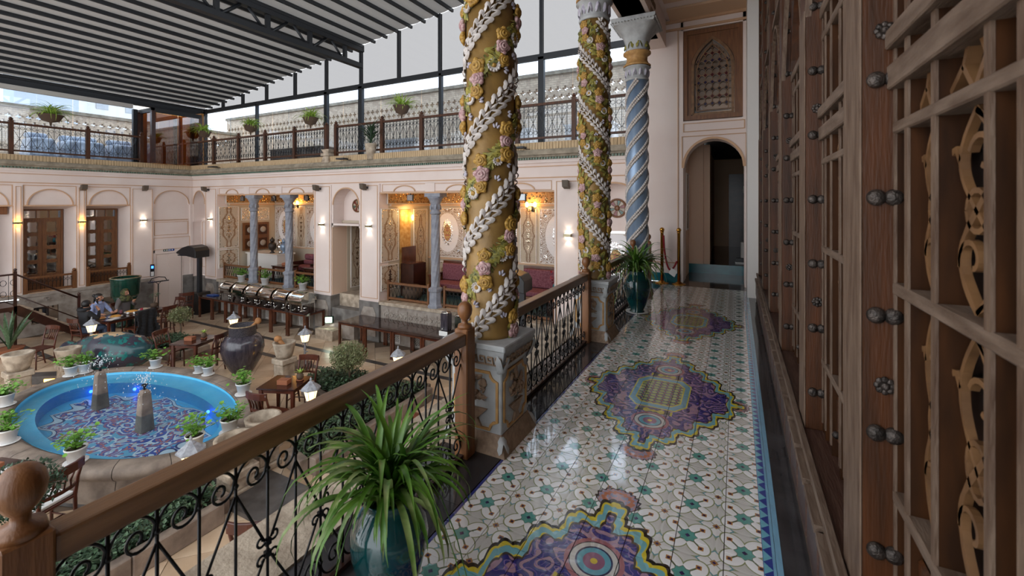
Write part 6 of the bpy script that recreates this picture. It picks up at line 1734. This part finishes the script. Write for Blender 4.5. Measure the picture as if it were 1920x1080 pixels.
t=thing('music_stand','thin black music stand beside the lift door','stand',(-18.2,8.05,0)); q=MB(); q.tube([(0,0,.02),(0,0,1.2)],.02,6)
for a in (0,2.1,4.2): q.tube([(0,0,.1),(.22*math.cos(a),.22*math.sin(a),0)],.012,5)
q.build('tripod_pole',black_m,t)
q=MB(); q.tube([(0,-.25,1.3),(0,-.2,1.4),(0,0,1.44),(0,.2,1.4),(0,.25,1.3)],.015,5); q.box(-.02,-.3,1.26,.06,.3,1.29); q.tube([(0,-.12,1.3),(0,0,1.18),(0,.12,1.3)],.012,5); q.build('rest',black_m,t)
t=thing('exit_sign','small green and blue sign with white symbols above the lift door','sign',(XL+.005,8.78,2.27)); q=MB(); q.box(0,-.18,-.04,.012,-.02,.04); q.build('green_panel',green_gl,t); q=MB(); q.box(0,-.02,-.04,.012,.18,.04); q.build('blue_panel',print_b,t)
for i,y in enumerate((-.14,-.08,-.03,.03,.11)):
    q=MB(); q.box(.012,y-.016,-.02,.014,y+.016,.02); q.build('pictogram',paper,t)
t=thing('lift_call_panel','black lift call panel with a blue lit display','panel',(XL+.02,8.24,1.55)); q=MB(); q.box(0,-.06,-.2,.03,.06,.25); q.build('plate',black_m,t); q=MB(); q.box(.03,-.035,.1,.033,.035,.19); q.build('display',blue_em,t)
q=MB(); q.box(.03,-.045,-.18,.034,.045,-.02); q.build('card_reader',paper,t)
bx_small('framed_notice','small framed notice on the reveal at the left picture edge','picture',(XL-.15,4.62,3.72),(.04,.16,.3),wood_door)
# stage step with yellow lamp
t=thing('stone_step','low dark stone step with a yellow lamp between mortar and lying jar','step',(on_z(84,716,0)),.62); q=MB(); q.box(-.5,-.14,0,.55,.14,.18); q.build('step_block',basalt,t); q=MB(); q.box(.1,-.15,.05,.35,-.139,.11); q.build('step_lamp',yel_em,t)
t=thing('stone_step','low dark stone step with a yellow lamp below the black ribbed jar','step',(-9.85,7.0,0),.3); q=MB(); q.box(-.15,-.2,0,.6,.2,.16); q.build('step_block',basalt,t); q=MB(); q.box(.2,-.21,.05,.36,-.199,.11); q.build('step_lamp',yel_em,t)
q=MB(); q.box(-6.9,3.45,0,-4.95,4.2,.06); o=q.build('stone_step',basalt); tag(o,'flat dark stone step between the two ivy beds','step')
# turquoise basin by the veranda
t=thing('small_basin','small raised basin with turquoise water below the veranda railing','basin',(-2.95,7.6,0))
for (a,b,c_,d_) in ((-.8,-1.2,.95,-1.0),(-.8,1.0,.95,1.2),(-1.0,-1.2,-.8,1.2),(.95,-1.2,1.08,1.2)): q=MB(); q.box(a,b,0,c_,d_,.85); q.build('rim_block',white_m,t)
q=MB(); q.box(-.8,-1.0,0,.95,1.0,.15); q.build('basin_floor',tealpool,t); q=MB(); q.add([(-.8,-1,.75),(.95,-1,.75),(.95,1,.75),(-.8,1,.75)],[(0,1,2,3)]); q.build('water',water_m,t)
# ---- hanging baskets + terrace plants
def hbasket(label,x,y,z,seed,s=1.0):
    t=thing('flower_basket',label,'planter',(x,y,z)); rs=random.Random(seed); 
    q=MB(); q.lathe([(.02,-.12),(.03,-.02),(.14*s,.03),(.2*s,.2),(.22*s,.22),(.19*s,.2)],14); q.build('basket',basket_m,t)
    q=MB()
    for i in range(120):
        b=blade(rs.uniform(.25,.52)*s,rs.uniform(.3,1.4),rs.uniform(1.2,2.6),.016,i); q.add(b.v[::1],b.f,0,True,T(rs.uniform(-.1,.1),rs.uniform(-.1,.1),.2)@RZ(rs.uniform(0,6.3)))
    q.build('fern',leaf_f,t)['kind']='stuff'
for i,(lb,px,py) in enumerate((('fern basket on the terrace railing in the far corner',383,258),('fern basket on the terrace railing above the tea alcove left part',470,250),('fern basket on the terrace railing right of the tea alcove',582,236),('fern basket on the terrace railing just left of the nearest gold column',753,216))):
    p=on_y(px,py,YB+.05); hbasket(lb,p.x,YB+.05,6.6,i,1.15)
p=on_x(95,228,XL-.05); hbasket('large fern basket on the left terrace railing',XL-.05,p.y,6.6,8,1.45)
t=thing('potted_dracaena','spiky green plant in a stone pot standing on the terrace edge','potted plant',(-9.5,YB-.12,5.33)); q=MB(); q.lathe([(.1,0),(.13,.2),(.17,.42),(.17,.46),(.13,.45)],14); q.build('stone_pot',stone_w,t); q=MB(); rs=random.Random(2)
for i in range(60): b=blade(rs.uniform(.35,.7),rs.uniform(.8,1.5),rs.uniform(.6,1.8),.022,i); q.add(b.v,b.f,0,True,T(0,0,.42+.25*rs.random())@RZ(rs.uniform(0,6.3)))
q.build('spiky_leaves',leaf_h,t)['kind']='stuff'
# covered furniture on the terrace, far houses
cover=mat('silver_cover',(178,186,198),.35,col2=(140,150,166),vs=5,bump=.6,bs=6)
for i,(lb,y0,y1) in enumerate((('silver-grey covered furniture on the left terrace, leftmost',5.5,6.25),('silver-grey covered furniture on the left terrace, middle',6.35,7.55),('silver-grey covered furniture on the left terrace, rightmost',7.65,8.6))):
    q=MB(); q.frus((-21.6,y0,-20.6,y1),5.5,(-21.5,y0+.08,-20.7,y1-.08),6.25); q.box(-21.5,y0+.1,6.25,-21.2,y1-.1,6.45); o=q.build('covered_sofa',cover,bevel=.08,seg=2); tag(o,lb,'furniture cover')
for i,(lb,x,m) in enumerate((('white cloth covered table on the back terrace behind the spiky plant',-10.2,white_m),('white covered table on the back terrace left of the middle column',-6.0,white_m),('white covered table on the back terrace right of the middle column',-3.6,white_m),('dark rattan table on the back terrace above the tea alcove',-16.5,basket_m),('dark rattan table on the back terrace, right neighbour of the first',-14.8,basket_m))):
    t=thing('terrace_table',lb,'table',(x,11.9,5.5)); q=MB(); q.box(-.7,-.4,.70,.7,.4,.74); q.build('table_top',m,t)
    q=MB(); q.box(-.66,-.37,.15,.66,.37,.70); q.build('cloth_skirt',m,t)
    for a in (1,-1): q=MB(); q.box(a*.6-.04,-.34,0,a*.6+.04,.34,.15); q.build('trestle',wood_d,t)
bld=mat('far_building',(214,208,200),.8); bld2=mat('far_building_grey',(176,182,190),.8)
for lb,x,y,w,d,h,m in (('pale distant roof building behind the left terrace wall',-38,14.5,5,5,11.5,bld),('grey distant stair tower behind the left terrace wall',-34,9.6,1.6,2.5,12.6,bld2)):
    t=thing('distant_building',lb,'building',(x,y,0)); q=MB(); q.box(-w/2,-d/2,0,w/2,d/2,h); q.build('walls',m,t)
    q=MB(); q.box(-w/2-.1,-d/2-.1,h,w/2+.1,d/2+.1,h+.25); q.build('roof_edge',bld2,t)
    for k in range(3): q=MB(); q.box(w/2,-d/2+.4+k*d/3.4,h-1.6,w/2+.03,-d/2+1.0+k*d/3.4,h-.7); q.build('window',glass_d,t)
# ================================================================ DINERS
# long table with the party: near edge runs from (-15.64,5.58) to (-16.0,7.2)
DT=math.radians(12); dc=Vector((-16.2,6.45,0))
make_table('long dark table laid with dishes where three people sit',dc,DT,.85,1.7)
def L2W(x,y,z=0): v=Matrix.Rotation(DT,3,'Z')@Vector((x,y,0)); return (dc.x+v.x,dc.y+v.y,z)
def person(label,loc,rz,J,style):
    """J overrides joint positions; seated, facing local +Y"""
    P=dict(pel=(0,0,.56),wai=(0,-.01,.72),che=(0,0,.93),nek=(0,.015,1.09),hd0=(0,.03,1.17),hd1=(0,.045,1.25),hd2=(0,.035,1.335),
      sL=(.155,0,1.03),sR=(-.155,0,1.03),eL=(.24,.12,.83),eR=(-.24,.12,.83),wL=(.15,.34,.80),wR=(-.15,.34,.80),hL=(.13,.40,.80),hR=(-.13,.40,.80),
      hpL=(.09,.02,.55),hpR=(-.09,.02,.55),kL=(.13,.42,.55),kR=(-.13,.42,.55),aL=(.13,.42,.10),aR=(-.13,.42,.10),tL=(.14,.57,.045),tR=(-.14,.57,.045))
    P.update(J)
    Rr=dict(pel=.14,wai=.125,che=.14,nek=.05,hd0=.07,hd1=.092,hd2=.07,sL=.075,sR=.075,eL=.048,eR=.048,wL=.03,wR=.03,hL=.032,hR=.032,hpL=.095,hpR=.095,kL=.068,kR=.068,aL=.042,aR=.042,tL=.035,tR=.035)
    if style.get('coat'): 
        for k in ('sL','sR','eL','eR','che','wai'): Rr[k]*=1.15
    Ed=[('pel','wai'),('wai','che'),('che','nek'),('nek','hd0'),('hd0','hd1'),('hd1','hd2'),('che','sL'),('che','sR'),('sL','eL'),('sR','eR'),('eL','wL'),('eR','wR'),('wL','hL'),('wR','hR'),('pel','hpL'),('pel','hpR'),('hpL','kL'),('hpR','kR'),('kL','aL'),('kR','aR'),('aL','tL'),('aR','tR')]
    for h,w,s in (('hL','wL',1),('hR','wR',-1)):
        H=Vector(P[h]); d=(H-Vector(P[w])).normalized(); side=d.cross(Vector((0,0,1))).normalized()
        for i in range(4):
            b=H+d*.02+side*(.024*(i-1.5)); k='%s_f%d'%(h,i); L=(.055,.066,.062,.048)[i]
            P[k+'a']=tuple(b+d*L*.5+Vector((0,0,.004))); P[k+'b']=tuple(b+d*L*.9+Vector((0,0,-.02))); Rr[k+'a']=.0095; Rr[k+'b']=.008
            Ed+=[(h,k+'a'),(k+'a',k+'b')]
        k=h+'_th'; P[k]=tuple(H-d*.01-side*s*.045+Vector((0,0,-.008))); Rr[k]=.011; Ed.append((h,k))
    ks=list(P); me=bpy.data.meshes.new('skel'); me.from_pydata([P[k] for k in ks],[(ks.index(a),ks.index(b)) for a,b in Ed],[])
    tmp=bpy.data.objects.new('skel',me); C.objects.link(tmp)
    sk=tmp.modifiers.new('skin','SKIN'); sb=tmp.modifiers.new('sub','SUBSURF'); sb.levels=2; sb.render_levels=2
    for i,k in enumerate(ks):
        sv=me.skin_vertices[0].data[i]; sv.radius=(Rr[k],Rr[k]*(.78 if k in('pel','wai','che') else 1)); sv.use_root=(k=='pel')
    dg=bpy.context.evaluated_depsgraph_get(); body=bpy.data.meshes.new_from_object(tmp.evaluated_get(dg)); bpy.data.objects.remove(tmp)
    body.materials.clear()
    for m in (style['top'],style['legs'],skin_m,black_m): body.materials.append(m)
    wl3=[Vector(P[k]) for k in('hL','hR','wL','wR')]; hc=Vector(P['hd1'])
    for p in body.polygons:
        c=p.center; p.use_smooth=True; mi=0
        if min((c-w).length for w in wl3[:2])<.1 and min((c-w).length for w in wl3[2:])>.03: mi=2
        elif c.z>P['nek'][2]+.0 and (c-hc).length<.22: mi=2
        elif c.z<.09: mi=3
        elif c.z<.64 and not any((c-Vector(P[k])).length<.12 for k in('eL','eR','wL','wR')) : mi=1
        p.material_index=mi
    t=thing('person',label,'person',loc,rz); body.name='body'; inst(body,'body',t)
    yaw=style.get('turn',0); HM=T(*P['hd1'])@RZ(yaw)
    q=MB(); q.ball((0,.10,-.015),.02,8,6,M=HM,sc=(.7,1,1.2)); q.build('nose',skin_m,t)
    for s in (1,-1): q=MB(); q.ball((s*.035,.083,.015),.011,8,5,M=HM); q.build('eye',black_m,t)
    for s in (1,-1):
        if not style.get('scarf'): q=MB(); q.ball((s*.093,.0,-.005),.024,8,5,M=HM,sc=(.4,.8,1.2)); q.build('ear',skin_m,t)
    q=MB(); q.ribbon([(-.025,-.055),(0,-.06),(.025,-.055)],.009,.075,.094,'y',M=HM); q.build('mouth',rose_p,t)
    q=MB()
    if style.get('scarf'):
        q.ball((0,-.02,.0),.125,16,12,M=HM,sc=(.95,.98,1.08)); o=None
        sc_=MB(); v=q.v; 
        f2=[(f,m) for f,m in zip(q.f,q.m) if not (sum((HM.inverted()@Vector(v[i])).y for i in f)/len(f)>.062 and abs(sum((HM.inverted()@Vector(v[i])).z for i in f)/len(f))<.085)]
        sc_.add(v,[f for f,_ in f2],0,True)
        sc_.lathe([(.10,-.06),(.14,-.12),(.2,-.2),(.21,-.26),(.15,-.24)],16,M=T(P['hd1'][0],P['hd1'][1]-.03,P['hd1'][2])@SC(1,.8,1),cap=False)
        sc_.build('headscarf',scarf,t)
    else:
        r=.108; q.ball((0,-.02,.025),r,16,10,M=HM,sc=(.95,1,1)); v=q.v; h_=MB(); inv=HM.inverted()
        fs=[f for f in q.f if not (sum((inv@Vector(v[i])).y for i in f)/len(f)>.035 and sum((inv@Vector(v[i])).z for i in f)/len(f)<.055) and sum((inv@Vector(v[i])).z for i in f)/len(f)>-.06]
        h_.add(v,fs,0,True)
        if style.get('bun'): h_.ball((0,-.12,.06),.05,10,7,M=HM); h_.tube([(.08,-.03,0),(.095,0,-.1),(.08,.02,-.17)],[.03,.025,.01],6,M=HM)
        h_.build('hair',hair_m,t)
    if style.get('hood'):
        q=MB(); q.lathe([(.12,-.16),(.15,-.12),(.13,-.06),(.10,-.08)],14,M=T(P['hd1'][0],P['hd1'][1]-.07,P['hd1'][2]),cap=False); q.build('hood',style['top'],t)
    if style.get('collar'):
        q=MB(); q.lathe([(.10,-.17),(.08,-.11),(.062,-.10)],14,M=T(*P['hd1'])@T(0,-.02,0),cap=False); q.build('collar',style['top'],t)
    return t
person('person in black hooded jacket seated at the left end of the table, hand near face',L2W(-.02,-1.12),DT,dict(eL=(.26,.16,.84),wL=(.06,.30,1.04),hL=(.03,.27,1.12),eR=(-.25,.18,.80),wR=(-.12,.40,.80),hR=(-.10,.46,.80)),dict(top=coat_k,legs=jeans,hood=1,coat=1,turn=.15))
person('person in light blue shirt, dark tied hair, at the far side of the table',L2W(-.78,-.35),DT-PI/2,dict(),dict(top=shirt,legs=jeans,bun=1,collar=1,turn=.5))
person('person in grey coat and green patterned headscarf reaching across the long table',L2W(-.78,.36),DT-PI/2,dict(wL=(.48,.42,.84),eL=(.36,.22,.88),hL=(.54,.47,.83),wR=(-.06,.30,.98),hR=(-.04,.34,1.02),eR=(-.2,.16,.84)),dict(top=coat_g,legs=coat_k,scarf=1,coat=1,turn=.1))
make_chair('chair under the person in the black jacket at the table end',L2W(-.02,-1.12),DT)
make_chair('chair under the person in the light blue shirt',L2W(-.78,-.35),DT-PI/2)
make_chair('chair under the person in the green headscarf',L2W(-.78,.36),DT-PI/2)
cc=L2W(.72,-.30); make_chair('chair with a black coat over its back at the near side of the long table',cc,DT+PI/2)
make_chair('empty chair at the near side of the long table, beside the coat-covered one',L2W(.72,.42),DT+PI/2); 
make_chair('empty chair at the right end of the long table',L2W(.15,1.12),DT+PI)
q=MB(); 
for k_ in range(9):
    zt_,zb_=.02-.085*k_,.02-.085*(k_+1); w_=.25+.03*math.sin(k_*1.3)+.008*k_; amp=.006+.004*k_
    q.ribbon([(-w_+2*w_*i/16,-.035-amp*math.sin(i*1.15+k_*.25)-.004*k_) for i in range(17)],.028,zb_-.004,zt_,'z')
for k_ in range(5):
    zt_,zb_=.02-.085*k_,.02-.085*(k_+1); q.ribbon([(-.24+.48*i/12,.075+.006*k_*math.sin(i*1.4)) for i in range(13)],.026,zb_-.004,zt_,'z')
q.box(-.25,-.045,.0,.25,.085,.03)
v=Matrix.Rotation(DT+PI/2,3,'Z')@Vector((0,-.345,0)); o=q.build('draped_coat',coat_k,loc=(cc[0]+v.x,cc[1]+v.y,.965),rz=DT+PI/2,bevel=.012,seg=2); tag(o,'black coat draped over the chair at the near side of the long table','coat')
def plate(label,x,y,r,m,h):
    t=thing('serving_plate',label,'plate',L2W(x,y,.751)); q=MB(); q.lathe([(r*.6,0),(r,.014),(r,.018),(r*.6,.008)],20); q.build('dish',pot_w if m is not None else black_m,t)
    if m is not None: q=MB(); q.ball((0,0,.012),r*.78,14,8,sc=(1,1,h)); q.build('food',m,t)
plate('oval plate of yellow rice in front of the blue shirt',.05,-.42,.17,food,.35); plate('plate of food in front of the headscarf',-.12,.12,.19,food,.3); plate('plate of bread at the right of the long table',-.08,.45,.15,cream,.3); plate('small plate near the black jacket',-.1,-.68,.11,food,.3)
def cup(label,x,y,m,h):
    q=MB(); q.lathe([(.025,0),(.035,.02),(.038,h),(.032,h),(.028,.02)],14); o=q.build('cup',m,loc=L2W(x,y,.751)); tag(o,label,'cup')
cup('white bowl-like cup at the middle of the long table',.08,-.12,pot_w,.06); cup('glass of dark red drink beside the headscarf plate',-.2,-.12,burg,.1); cup('red cup at the right half of the long table',.02,.3,redflower,.08); cup('white cup near the front edge of the long table',.25,-.05,pot_w,.07)
q=MB(); q.box(-.09,-.14,0,.09,.14,.012); o=q.build('white_napkin',paper,loc=L2W(.28,-.62,.751),rz=.5,bevel=.003); tag(o,'white napkin at the near left corner of the long table','napkin')
t=thing('bonsai','small bonsai in a round basket at the right end of the long table','potted plant',L2W(-.05,.72,.751)); q=MB(); q.lathe([(.06,0),(.1,.05),(.1,.12),(.07,.14)],14); q.build('basket',basket_m,t); q=MB(); q.tube([(0,0,.12),(.03,.02,.25),(-.01,.05,.36)],[.015,.012,.008],6); q.build('trunk',bark,t)
q=MB(); rs=random.Random(3)
for i in range(70): leaf_disc(q,T(rs.gauss(0,.07),.03+rs.gauss(0,.08),.40+rs.gauss(0,.035))@RX(rs.uniform(-.8,.8)),.02)
q.build('foliage',leaf_h2,t)['kind']='stuff'
